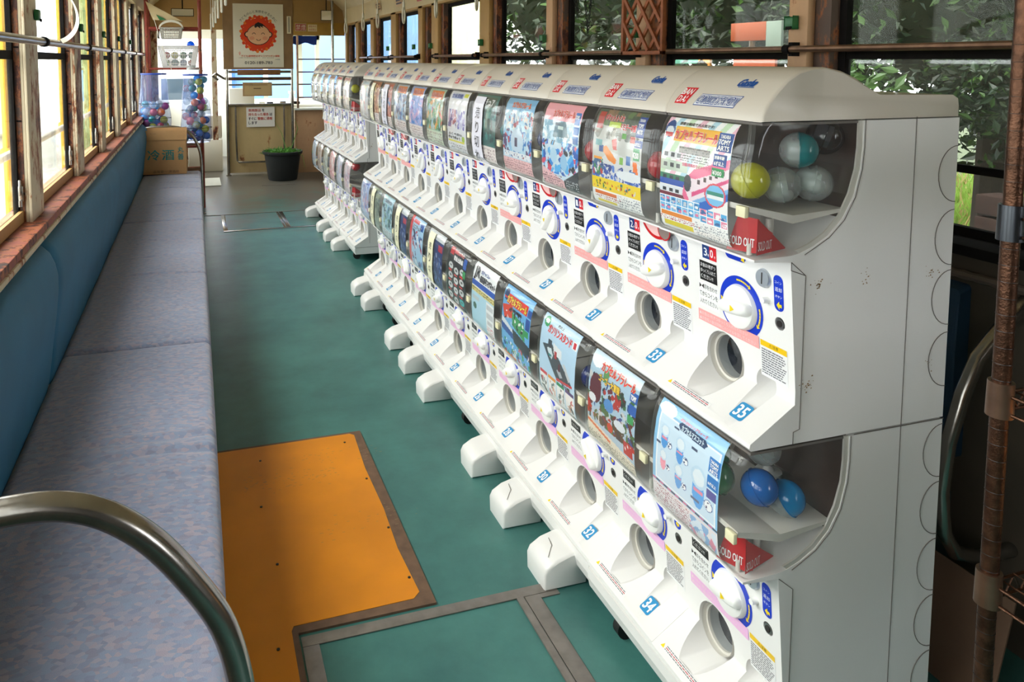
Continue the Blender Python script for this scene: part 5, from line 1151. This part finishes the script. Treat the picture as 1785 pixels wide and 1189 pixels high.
# cab interior and windscreen
g_ = sgroup('window_40'); m = MB()
for x in (-.5, .28, 1.54, 1.80): m.box(x-.03, x+.03, 11.45, 11.5, .85, 2.2)
m.box(-.5, 1.85, 11.45, 11.5, 1.74, 2.28); m.box(-.5, 1.85, 11.45, 11.5, 0, .85); m.build('window_frame', PALE, g_)
tag(MB().bbox(.45, 1.80, 10.2, 11.2, .0015, .83, .02).build('control_desk', PALE), 'off-white driver desk behind the cream door', 'desk')
tag(MB().bbox(.42, .74, 10.0, 10.19, .0015, 1.06, .01).build('white_cabinet', PALE), 'tall white cabinet behind the left part of the barrier', 'cabinet')
t = thing('cab_stool', 'white and grey driver seat box seen through the left doorway', 'stool', (.12, 10.1, 0)); MB().bbox(-.22, .2, -.2, .2, .0015, .42, .01).build('box_base', PALE, t); MB().bbox(-.15, .2, -.15, .2, .425, .72, .02).build('backrest', mat('grey_steel_box', '#b9b6b0', .5), t)
for i, (x, h_, c) in enumerate(((.62, .05, BLACKF), (.86, .035, PALE), (.97, .03, BLACKF), (1.14, .04, STEEL), (1.33, .035, BLACKF))):
    if x > .75: tag(MB().bbox(x-.04, x+.04, 10.28, 10.36, .8315, .8315+h_, .006).build('desk_gauge', c), ['', 'white gauge box on the driver desk', 'small black gauge left of the desk centre', 'steel gauge box in the middle of the desk', 'black gauge by the bulb at the right of the desk'][i], 'gauge', 'gauges on the driver desk')
tag(MB().lathe([(.05, .0), (.055, .05), (.035, .09), (.03, .13), (.05, .14), (.05, .17), (.001, .175)], (1.28, 10.45, .8315), 16).build('desk_lamp', KNOB), 'white bulb-shaped lamp standing on the driver desk', 'lamp')
m = MB(); vs = []
for j in range(5):
    for i in range(9): vs.append((1.20+.30*i/8, YB+.066+.01*j, 1.735-.10*j/4-.015*math.sin(i*1.1)*j/4))
m.add(vs, [(j*9+i, j*9+i+1, (j+1)*9+i+1, (j+1)*9+i) for j in range(4) for i in range(8)], 0, (1, 1, 1), True); tag(m.build('blue_cloth', mat('blue_cloth', '#1c3fa0', .7)), 'rolled dark blue cloth blind under the cab header', 'cloth')
tag(MB().tube([(.27, YB-.02, 1.19), (.20, YB-.06, 1.24), (.24, YB-.08, 1.27), (.33, YB-.05, 1.21), (.36, YB-.03, 1.2)], .016, 10).build('bent_handle', STEEL), 'bent steel handle hooked to the left end of the barrier', 'handle')

# ------------------------------------------------------------ red rack with baskets and capsule bags
t = thing('wire_shelf_rack', 'red painted tubular rack with wire shelves at the far end of the bench', 'rack', (0, 0, 0)); RY0, RY1 = 7.45, 7.80
for x in (-.42, .055):
    for y in (RY0, RY1): MB().tube([(x, y, .004), (x, y, 1), (x, y, 2.18)], .0165, 10).build('post', RED_R, t)
for z in (1.725, 1.345, .60, .35):
    for y in (RY0, RY1): MB().tube([(-.404, y, z), (-.18, y, z), (.039, y, z)], .014 if z > 1.5 else .010, 8).build('beam', RED_R, t)
    m = MB()
    for k in range(13): y = RY0+.012+(RY1-RY0-.024)*k/12; m.cyl((-.42, y, z+.004), (.055, y, z+.004), .0025, n=6)
    for k in range(4): x = -.40+.44*k/3; m.cyl((x, RY0, z-.001), (x, RY1, z-.001), .0025, n=6)
    m.build('wire_shelf', STEELB, t)
MB().tube([(-.40, RY0-.02, 2.0), (-.27, RY0-.02, 1.5), (-.20, RY0-.02, 1.32)], .003, 6).build('tie_cord', STRAPM, t)
def basket(name, lab, c, w0, w1, d0, d1, h, mt, nx, nz, handle=None, th=.003):
    t = thing(name, lab, 'basket', c)
    def P(s, u, v):  # side s, u -1..1, v 0..1
        W2 = (w0+(w1-w0)*v)/2; D2 = (d0+(d1-d0)*v)/2
        return {0: (u*W2, -D2, v*h), 1: (W2, u*D2, v*h), 2: (-u*W2, D2, v*h), 3: (-W2, -u*D2, v*h)}[s]
    m = MB()
    for s in range(4):
        n = nx if s % 2 == 0 else nx//2+2
        for i in range(n+1):
            u = -1+2*i/n; m.cyl(P(s, u, .0), P(s, u, 1), th, n=6)
        for j in range(nz+1): v = j/nz; m.cyl(P(s, -1, v), P(s, 1, v), th*(.9 if 0 < j < nz else 1.5), n=6)
        for v0, v1 in ((0, .10), (.86, 1)): m.add([P(s, -1, v0), P(s, 1, v0), P(s, 1, v1), P(s, -1, v1)], [(0, 1, 2, 3)])
        for a, b in ((-1, -.72), (.72, 1)): m.add([P(s, a, 0), P(s, b, 0), P(s, b, 1), P(s, a, 1)], [(0, 1, 2, 3)])
    m.add([P(0, -1, 0), P(0, 1, 0), P(2, -1, 0), P(2, 1, 0)], [(0, 1, 2, 3)]); m.build('basket_wall', mt, t)
    m = MB(); m.tube([(w1/2, -d1/2, h), (w1/2, d1/2, h), (-w1/2, d1/2, h), (-w1/2, -d1/2, h)], th*2, 6, closed=True); m.build('rim', handle[1] if handle and len(handle) > 1 else mt, t)
    if handle:
        m = MB(); vs = []
        for i in range(17):
            a = PI*i/16; vs += [(-w1*.56*math.cos(a), -.012, h-.01+handle[0]*math.sin(a)), (-w1*.56*math.cos(a), .012, h-.01+handle[0]*math.sin(a)), (-w1*.50*math.cos(a), .012, h-.01+(handle[0]-.022)*math.sin(a)), (-w1*.50*math.cos(a), -.012, h-.01+(handle[0]-.022)*math.sin(a))]
        m.add(vs, [(4*i+q, 4*i+(q+1) % 4, 4*i+4+(q+1) % 4, 4*i+4+q) for i in range(16) for q in range(4)]); m.build('handle', STRAPM, t)
    return t
BW = mat('basket_white', '#e8e6e4', .45)
basket('shopping_basket', 'white slotted plastic basket full of capsules on the red rack', (-.140, 7.60, 1.354), .29, .37, .20, .24, .205, BW, 26, 5, None, .0028)
basket('small_basket', 'small grey basket with a curved white handle hanging from the rack top beam', (-.20, 7.40, 1.625), .17, .20, .085, .095, .10, mat('basket_grey', '#a8a49a', .5), 14, 4, (.085,), .003)
cols = ['red', 'green', 'orange', 'blue', 'teal', 'red', 'green', 'clear', 'yellow', 'skyblue']
for i in range(16):
    a = i % 4; b = (i//4) % 2; c = i//8
    col = cols[(i*3+1) % 10]; capsule('capsule', (-.255+.077*a, 7.555+.08*b, 1.40+.073*c), .034, col, f'{col} capsule inside the white plastic basket', group='capsules in the white basket', lod=1, inner=False, clear_half=False)
capsule('capsule', (-.03, 7.57, 1.575), .036, 'blue', 'blue ball capsule on the rim of the white basket', lod=1, inner=False, clear_half=False)
t = tag(MB().add([(-.42, RY0-.03, 1.97), (-.10, RY0-.04, 1.79), (-.10, RY0+.02, 1.785), (-.36, RY0-.02, 1.80), (-.42, RY0+.02, 1.96)], [(0, 1, 3), (1, 2, 3), (0, 3, 4)]).build('hanging_fan_card', CREAM2), 'pale triangular card with a green patch tied at the rack top', 'card')
MB().add([(-.33, RY0-.036, 1.85), (-.24, RY0-.041, 1.80), (-.30, RY0-.038, 1.795)], [(0, 1, 2)]).build('green_patch', GREENP, t)
tag(MB().bbox(-.46, -.20, 7.42, 7.60, 2.06, 2.19, .01).build('black_box', BLACKF), 'black metal box fixed under the ceiling above the rack', 'box')
NETB = clear('net_blue', (.82, .86, .97), 1.3, .2, haze=.16, hcol=(.25, .35, .72))
def bag(lab, cx, cy, top, bot, z0, z1, balls, seed, gname, fill):
    t = thing('capsule_bag', lab, 'bag', (cx, cy, z0))
    H_ = z1-z0; prof = []; 
    for i in range(15):
        v = i/14; w = bot+(top-bot)*v**1.15; w *= .80+.20*min(1, v/.08) if v < .08 else 1
        prof.append((w/2, v*H_))
    m = MB(); n = 24; vs = []
    for r_, h_ in prof:
        for k in range(n):
            a = 2*PI*k/n; q = 1+.03*math.sin(a*5+h_*22+seed); vs.append((r_*q*math.cos(a)*1.0, r_*.80*q*math.sin(a), h_))
    m.add(vs, [(j*n+k, j*n+(k+1) % n, (j+1)*n+(k+1) % n, (j+1)*n+k) for j in range(14) for k in range(n)]+[tuple(range(n))[::-1]], 0, (1, 1, 1), True); m.build('net', NETB, t)
    MB().tube([(top/2*math.cos(a), top/2*.8*math.sin(a), H_) for a in [2*PI*k/24 for k in range(24)]], .008, 6, closed=True).build('hoop', mat('hoop_blue', '#26439a', .5) if 'hoop_blue' not in MATS else MATS['hoop_blue'], t)
    for v in (.22, .48): 
        w = (bot+(top-bot)*v)/2; MB().tube([(w*1.03*math.cos(a), w*.83*math.sin(a), v*H_) for a in [2*PI*k/24 for k in range(24)]], .0022, 5, closed=True).build('wire_band', BLACKF, t)
    MB().tube([(top*.4, 0, H_), (top*.3, RY0-cy-.02, H_+.045), (top*.3, RY0-cy, 1.345-z0)], .003, 6).build('hook', STEEL, t)
    rnd = random.Random(seed); placed = []; z = z0+.045
    pal = ['blue', 'red', 'magenta', 'navy', 'teal', 'green', 'clear', 'yellow', 'skyblue', 'orange', 'clear', 'pink', 'clear']
    tries = 0
    while len(placed) < balls and tries < 60000:
        tries += 1; v = rnd.random()**1.0*fill; zz = z0+.04+v*(H_-.06); w = (bot+(top-bot)*((zz-z0)/H_)**1.15)/2-.036
        a = rnd.random()*2*PI; rr_ = w*math.sqrt(rnd.random()); p = Vector((cx+rr_*math.cos(a), cy+rr_*.78*math.sin(a), zz))
        if all((p-q).length > .0655 for q in placed): placed.append(p)
    for p in placed:
        col = pal[rnd.randrange(len(pal))]; capsule('capsule', p, .0335, col, f'{col} capsule {gname}', group=f'capsules {gname}', lod=1, inner=False, clear_half=rnd.random() < .35)
bag('tapered blue net bag a third full of capsules, hanging left above the box', -.362, 7.30, .215, .30, .78, 1.30, 28, 5, 'in the left blue net bag', .46)
bag('blue net bag packed full of capsules hanging right of the cardboard box', .004, 7.30, .215, .29, .66, 1.29, 62, 8, 'in the full right net bag', .97)
tag(MB().sphere((-.015, 7.30, 1.335), .06, 14, 10, sc=(1, .8, .75)).build('plastic_bag_knot', CLC), 'crumpled clear plastic bag end on top of the full net bag', 'plastic bag')

# cardboard box on the bench
t = thing('cardboard_box', 'open brown cardboard box with green kanji on the far end of the bench', 'box', (-.27, 6.98, .430), rad(-2)); w2, d2, h_ = .185, .115, .30; e = .003
for a in ((-w2, w2, -d2, -d2+e, 0, h_), (-w2, w2, d2-e, d2, 0, h_), (-w2, -w2+e, -d2+e, d2-e, 0, h_), (w2-e, w2, -d2+e, d2-e, 0, h_), (-w2+e, w2-e, -d2+e, d2-e, 0, e)): MB().box(*a).build('panel', CARDB, t)
def flap(pts): 
    a = [Vector(p) for p in pts]; n_ = (a[1]-a[0]).cross(a[2]-a[0]).normalized()*e; MB().add([*a, *[p+n_ for p in a]], [(3, 2, 1, 0), (4, 5, 6, 7), (0, 1, 5, 4), (1, 2, 6, 5), (2, 3, 7, 6), (3, 0, 4, 7)]).build('flap', CARDB, t)
flap([(-w2, -d2, h_), (w2, -d2, h_), (w2-.002, -d2+.004, h_+.085), (-w2+.002, -d2+.004, h_+.085)]); flap([(-w2+.03, d2, h_), (w2, d2, h_), (w2, d2+.01, h_+.09), (-w2+.03, d2+.01, h_+.09)])
flap([(-w2, d2-.01, h_), (-w2, -d2+.01, h_), (-w2-.055, -d2+.0, h_+.07), (-w2-.055, d2-.02, h_+.07)]); 
m = MB(); mpb = lambda u, v, h=0: (u, -d2-h, v); GR = hx('#1f7f7c'); BR = hx('#6d5236')
text(m, '冷', -.135, .125, -.035, .215, mpb, GR, .0012, .02); text(m, '酒', -.015, .125, .085, .215, mpb, GR, .0012, .02); text(m, '丸', .115, .19, .165, .24, mpb, GR, .0012, .02); text(m, '善', .115, .125, .165, .18, mpb, GR, .0012, .02)
text(m, 'ワレモノ注意', -.12, .328, .10, .358, lambda u, v, h=0: (u, -d2+.0018-h*1.0, v), hx('#4c4a3c'), .0022, .01, rot=180); text(m, '品質第一 清酒用', -.09, .012, .12, .035, mpb, BR, .0012, .01); quad(m, -w2, .296, w2, .2975, mpb, BR, .001)
m.build('print', [PR], t)

# plant pot
t = thing('plant_pot', 'large black plastic pot with cut green weeds in front of the cream door', 'plant pot', (.985, 9.02, 0))
MB().lathe([(.001, .0015), (.165, .0015), (.172, .01), (.215, .31), (.232, .312), (.238, .325), (.238, .345), (.226, .348), (.216, .33), (.205, .325)], n=32).build('pot', POT, t)
MB().lathe([(.0005, .325), (.205, .318)], n=24).build('soil', SOIL, t)
m = MB(); r_ = random.Random(6)
for i in range(420):
    a = r_.random()*2*PI; d = .2*math.sqrt(r_.random()); p = Vector((d*math.cos(a), d*math.sin(a), .32)); L = r_.uniform(.04, .11); dr = Vector((r_.gauss(0, .8), r_.gauss(0, .8), r_.uniform(.3, 1))).normalized(); w_ = r_.uniform(.003, .009); sd = dr.cross(Vector((0, 0, 1))).normalized()*w_
    q = p+dr*L*.5; e_ = p+dr*L+Vector((0, 0, -.02)); m.add([p-sd*.4, p+sd*.4, q+sd, e_, q-sd], [(0, 1, 2, 3, 4)])
tag(m.build('weeds', GRASSB, t), 'short cut weeds filling the pot', kind='stuff')
for k, pts in enumerate(([(.1, -.02, .33), (.22, -.15, .30), (.235, -.24, .16)], [(.05, 0, .33), (.0, .05, .55), (-.08, .1, .70)], [(.1, .05, .33), (.2, .1, .6), (.16, .12, .72)])): MB().tube(pts, .0035, 6, rs=[.004, .003, .001]).build('long_stalk', GRASSB, t)

# ------------------------------------------------------------ steel rack at the right edge
t = thing('steel_wire_rack', 'rusty bronze steel shelving post with wire shelves at the right edge', 'rack', (1.168, .80, 0))
PST = mat('rust_chrome', '#5d4030', .34, .85, var=.5, vscale=60, bump=.3, bscale=260)
for px_, py_ in ((0, 0), (0, -.34), (.55, 0), (.55, -.34)):
    MB().tube([(px_, py_, .002), (px_, py_, 1), (px_, py_, 2.0)], .0125, 20).build('post', PST if px_ == 0 and py_ == 0 else STEELB, t)
m = MB(); 
for k in range(48): 
    z = .25+k*.0254
    if abs(z-1.19) > .04: m.tube([(.0127*math.cos(a), .0127*math.sin(a), z) for a in [2*PI*i/20 for i in range(20)]], .0005, 4, closed=True)
tag(m.build('groove_rings', LOCKD, t), 'thin grooves ringing the post', kind='stuff')
for z in (1.178, .905, .60):
    MB().lathe([(.013, -.026), (.0185, -.027), (.0175, .027), (.013, .027)], (0, 0, z), 20).build('collar', STEELB if z < 1 else mat('collar_dark', '#50545a', .25, .9), t)
    m = MB()
    for dz in (0, -.028):
        for a, b in (((.017, 0), (.533, 0)), ((.017, -.34), (.533, -.34)), ((0, -.017), (0, -.323)), ((.55, -.017), (.55, -.323))): m.cyl((*a, z+.008+dz), (*b, z+.008+dz), .0028, n=8)
    for i in range(16): x = .02+i*.034; m.cyl((x, -.34, z+.010), (x, 0, z+.010), .0016, n=6)
    for i in range(16):
        x = .02+i*.034; m.cyl((x, 0, z+.008), (x+.017, 0, z-.02), .0014, n=5).cyl((x+.017, 0, z-.02), (min(x+.034, .545), 0, z+.008), .0014, n=5)
    m.build('wire_shelf', PST, t)
t = thing('wicker_basket', 'reddish brown ribbed wicker basket on the top wire shelf', 'basket', (1.50, .64, 1.1895))
m = MB(); 
for k in range(12): 
    z = .004+k*.0085; r_ = .17+.002*k; m.tube([(r_*math.cos(a), .78*r_*math.sin(a)+0*k, z) for a in [2*PI*i/28 for i in range(28)]], .0052, 6, closed=True)
m.build('weave', mat('wicker', '#7c3c22', .6, var=.3, vscale=40), t)
m = MB().box(-.15, .15, -.11, .11, .001, .004); m.build('bottom_panel', MATS['wicker'], t)
t = thing('garden_bench_slat', 'weathered reddish timber planks lying outside past the right window', 'timber', (2.95, 1.95, 0))
for k in range(3): MB().bbox(-.06, .06, -.55, .17, .66+k*.085, .735+k*.085, .006).build('plank', mat('plank_brown', '#341c12', .8, var=.3, vscale=20) if 'plank_brown' not in MATS else MATS['plank_brown'], t)
for y in (-.45, .08): MB().box(-.03, .03, y, y+.06, -.548, .66).build('leg', TERRA, t)
tag(MB().box(-.002, .002, -.12, .12, 0, .26, M=Matrix.Rotation(rad(14), 4, 'Y')).build('cardboard_sheet', mat('old_board', '#6b5140', .9, var=.2), loc=(1.60, 1.20, .004)), 'worn cardboard sheet leaning by the right bench', 'cardboard')
t = tag(MB().bbox(-.10, .10, -.12, .12, 0, .22, .004).build('small_carton', CARDB, loc=(1.42, .62, .616)), 'pale carton with an orange patch on the lowest wire shelf', 'carton')
MB().box(-.1006, -.1001, -.05, .06, .12, .215).build('orange_patch', mat('orange_print', '#e88a1c', .5), t)

# ------------------------------------------------------------ outside
g0 = MB().box(-40, -.75, -20, 60, -.62, -.55).build('ground_gravel', GROUND); struct(g0)
GR_R = mat('ground_soil', '#35401d', .95, bump=.5, bscale=12, var=.35, vscale=2.5); struct(MB().box(2.1, 40, -20, 60, -.62, -.55).build('ground_lawn', GR_R)); struct(MB().box(-.749, 2.099, 11.7, 60, -.62, -.55).build('ground_front', GROUND))
for n_, (x, y) in enumerate([(-1.1, 3.25), (-1.1, 5.06), (-1.1, 7.08), (-1.1, 8.93), (-1.1, 10.67), (-1.1, 12.4)]):
    t = thing('platform_post', f"yellow painted post outside the left windows, {['first','second','third','fourth','fifth','sixth'][n_]} from the camera", 'post', (x, y, -.549), 0, 'yellow posts outside the left windows')
    MB().bbox(-.014, .014, -.045, .045, 0, 3.0, .004).build('post', YELP, t); MB().cyl((-.0, -.06, 1.42), (-.0, .06, 1.42), .03, n=12).build('clamp', YELP, t)
t = thing('platform_rail', 'grey pipe handrail running outside past the yellow posts', 'handrail', (-1.1, 0, .87)); MB().tube([(.05, 1.5, 0), (.05, 6, 0), (.05, 14, 0)], .024, 10).build('pipe', mat('rail_grey', '#a9a7a2', .5), t)
def bus(name, lab, c, L, Wd, H_, body, band, cat='vehicle', rz=0):
    t = thing(name, lab, cat, c, rz); MB().bbox(-Wd/2, Wd/2, -L/2, L/2, .35, H_, .12).build('body', body, t)
    MB().box(-Wd/2-.01, Wd/2+.01, -L/2-.01, L/2+.01, H_*.86, H_*.93).build('colour_band', band, t)
    n = 5
    for k in range(n):
        y0_ = -L/2+.3+k*(L-.6)/n; MB().bbox(Wd/2-.01, Wd/2+.012, y0_, y0_+(L-.6)/n-.18, H_*.50, H_*.80, .005).build('side_window', BLUEGL, t)
    MB().bbox(-Wd/2+.45, Wd/2-.62, -L/2-.015, -L/2+.01, H_*.55, H_*.78, .006).build('windscreen', BLUEGL, t)
    for sx in (-1, 1):
        for y in (-L*.32, L*.32): MB().cyl((sx*(Wd/2-.22), y, .4), (sx*(Wd/2+.005), y, .4), .4, n=20).build('wheel', RUBBER, t)
    return t
BLUEGL = mat('vehicle_glass', '#3c4a54', .1, coat=.3); VW = mat('vehicle_white', '#e8e8e8', .3); VR = mat('vehicle_red', '#b8302c', .4)
bus('parked_bus', 'white bus with a red band parked across the yard left of the windows', (-5.6, 19, -.549), 8, 2.4, 3.0, VW, VR)
bus('white_van', 'white van with rounded window seen through the cab behind the rack', (-.35, 15.2, -.549), 4.4, 1.9, 2.15, VW, PALE)
for n_, (x0_, x1_, y, z1_, m_, lab) in enumerate([(.35, 1.15, 13.4, 2.6, BLUEP, 'light blue sheet screen in front of the cab, left part'), (1.2, 4.2, 13.0, 3.0, BLUEP, 'pale blue sheet wall beyond the cab window'), (.52, .66, 13.2, 2.2, BLUE_T, 'narrow strong blue tarp strip beyond the cab'), (-2.6, -1.3, 17, 3.2, mat('far_hedge_sheet', '#8aa05c', .8, var=.3, vscale=3), 'dull green shed wall beyond the white van')]):
    tag(MB().box(x0_, x1_, y, y+.05, -.549, z1_).build('sheet_screen', m_), lab, 'screen')
for n_, (x, y0_, y1_, z1_, m_, lab) in enumerate([(3.3, 8.5, 10.6, 2.6, mat('yellow_sheet', '#d6d4a0', .7, var=.2, vscale=1.6), 'pale yellow tarpaulin outside the middle right windows'), (4.4, 12.2, 16.5, 2.2, PALE, 'whitish tarpaulin outside the far right windows'), (3.6, 13.6, 17, 2.4, BLUEP, 'light blue tarpaulin outside the last right window'), (4.25, 10.75, 11.9, 2.1, mat('shed_grey', '#8f927c', .8, var=.25, vscale=1.4), 'grey green shed wall among the trees')]):
    tag(MB().box(x, x+.05, y0_, y1_, -.549, z1_).build('tarpaulin', m_), lab, 'tarpaulin')
t = thing('orange_signboard', 'orange and white board outside the second right window', 'sign', (3.2, 3.75, 1.35))
MB().bbox(-.01, .01, -.14, .16, .19, .30, .003).build('upper_panel', mat('sign_orange', '#9a4420', .6), t); MB().bbox(-.01, .01, -.22, .13, -.01, .10, .003).build('lower_panel', MATS['sign_orange'], t); MB().bbox(-.01, .01, -.26, -.1405, .12, .30, .003).build('white_panel', mat('sign_grey', '#7c8a84', .6), t); MB().cyl((.02, 0, -1.898), (.02, 0, .3), .02, n=8).build('post', STEELB, t)
t = thing('teal_board', 'flat teal and orange board low outside the lattice window', 'sign', (3.3, 4.35, 1.38)); MB().bbox(-.01, .01, .0, .33, .02, .075, .002).build('teal_panel', mat('sign_teal', '#5c9c84', .5), t); MB().bbox(-.01, .01, -.12, -.001, .0, .075, .002).build('orange_panel', mat('sign_ochre', '#c8853c', .5), t); MB().cyl((.03, .1, -1.928), (.03, .1, .07), .015, n=8).build('post', STEELB, t)
def leaves(m, c, R_, n, sz, seed, shell=.55, zmin=None):
    r_ = random.Random(seed)
    for i in range(n):
        while True:
            v = Vector((r_.uniform(-1, 1), r_.uniform(-1, 1), r_.uniform(-1, 1)))
            if shell < v.length < 1: break
        p = Vector((c[0]+v.x*R_[0], c[1]+v.y*R_[1], c[2]+v.z*R_[2]))
        if zmin and p.z < zmin: continue
        d = Vector((r_.gauss(0, 1), r_.gauss(0, 1), r_.gauss(-.3, .6))).normalized(); sd = d.orthogonal().normalized(); sd = Matrix.Rotation(r_.random()*PI, 3, d) @ sd; L = sz*r_.uniform(.6, 1.5); w_ = L*.22
        q = p+d*L*.5; nn = d.cross(sd)*L*.08; m.add([p, q+sd*w_+nn, p+d*L, q-sd*w_+nn], [(0, 1, 2), (0, 2, 3)], 0 if r_.random() < .8 else 1)
def tree(lab, c, R_, n, sz, seed, core=.72, trunk=True, cat='tree', name='broadleaf_tree', mats=None):
    t = thing(name, lab, cat, (c[0], c[1], -.549), 0, 'trees and shrubs outside the right windows'); c2 = (0, 0, c[2]+.549)
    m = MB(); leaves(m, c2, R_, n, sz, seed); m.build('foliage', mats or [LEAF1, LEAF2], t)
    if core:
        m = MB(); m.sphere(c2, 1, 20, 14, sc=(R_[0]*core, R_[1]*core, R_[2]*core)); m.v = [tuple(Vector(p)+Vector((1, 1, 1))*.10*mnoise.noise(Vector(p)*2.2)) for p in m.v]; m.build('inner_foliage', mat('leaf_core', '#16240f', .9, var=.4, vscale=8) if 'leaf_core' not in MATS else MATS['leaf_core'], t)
    if trunk: MB().tube([(0, 0, 0), (.05, .03, c[2]*.5), (0, 0, c[2]+.5)], .08, 8, rs=[.10, .08, .05]).build('trunk', BARK, t)
TR = [('dense dark tree filling the nearest right window', (4.3, 1.1, 2.25), (1.5, 1.5, 1.35), 20000, .06, 1), ('dark broadleaf tree beyond the second right window', (4.6, 3.3, 2.3), (1.5, 1.3, 1.5), 15000, .065, 2), ('mid green tree behind the lattice', (4.7, 5.2, 2.4), (1.3, 1.1, 1.4), 7000, .10, 3), ('unseen tree crown high over the right windows, blocking the sky', (4.0, 1.8, 4.6), (2.6, 4.0, 1.2), 9000, .16, 4),  # last crown here is out of view, widened to block sky light
      ('deep dark wall of trees beyond the nearest trees', (8.2, 2.2, 2.6), (1.8, 5.5, 3.2), 9000, .16, 21), ('far green tree behind the yellow tarpaulin', (6.5, 9.0, 3.0), (2.0, 2.2, 2.0), 5000, .16, 6), ('tall tree behind the last right windows', (7.5, 14, 3.2), (2.2, 2.6, 2.2), 4000, .2, 7), ('shadowy tree past the nearest window beside the camera', (4.4, -1.4, 1.9), (1.5, 1.5, 2.1), 6000, .11, 9)]
for lab, c, R_, n, sz, sd in TR: tree(lab, c, R_, n, sz, sd)
SH = [('leafy shrub close outside the second right window', (3.1, 3.0, 1.02), (.38, .45, .42), 1500, .07, 11), ('shrub with long leaves outside the lattice window', (2.9, 3.9, 1.05), (.35, .5, .36), 1200, .10, 12), ('dark bush close outside the nearest right window', (3.9, 2.5, 1.35), (.45, .6, .34), 4000, .055, 13), ('bright leafed shrub outside the third right window', (2.9, 5.0, 1.08), (.3, .45, .28), 700, .10, 14)]
for lab, c, R_, n, sz, sd in SH: tree(lab, c, R_, n, sz, sd, core=0, cat='shrub', name='leafy_shrub', mats=[LEAF2, LEAF1] if sd in (11, 14) else None)
m = MB(); r_ = random.Random(3)
for i in range(16000):
    y = r_.uniform(1.2, 8.5) if i > 4000 else r_.uniform(.2, 5); x = (y*r_.uniform(1.15, 1.9) if i > 4000 else r_.uniform(2.3, 7.5)); L = r_.uniform(.15, .45); a = r_.random()*2*PI; lean = r_.uniform(.1, .8); d = Vector((math.cos(a)*lean, math.sin(a)*lean, 1)).normalized(); sd = d.cross(Vector((0, 0, 1))).normalized()*.010; p = Vector((x, y, -.549))
    m.add([p-sd, p+sd, p+d*L*.6+sd*.8, p+d*L+Vector((d.x, d.y, 0))*.1, p+d*L*.6-sd*.8], [(0, 1, 2, 3, 4)], 0 if r_.random() < .75 else 1)
tag(m.build('lawn_grass', [mat('lawn_green', '#8fb04c', .6, var=.25, vscale=3), mat('dry_grass', '#b8a070', .8)]), 'tangled green and dry grass growing outside the right windows', 'grass', kind='stuff')
trim(XR+.02, XR+.035, .6, 1.91, 1.135, 1.155, BLACKF)
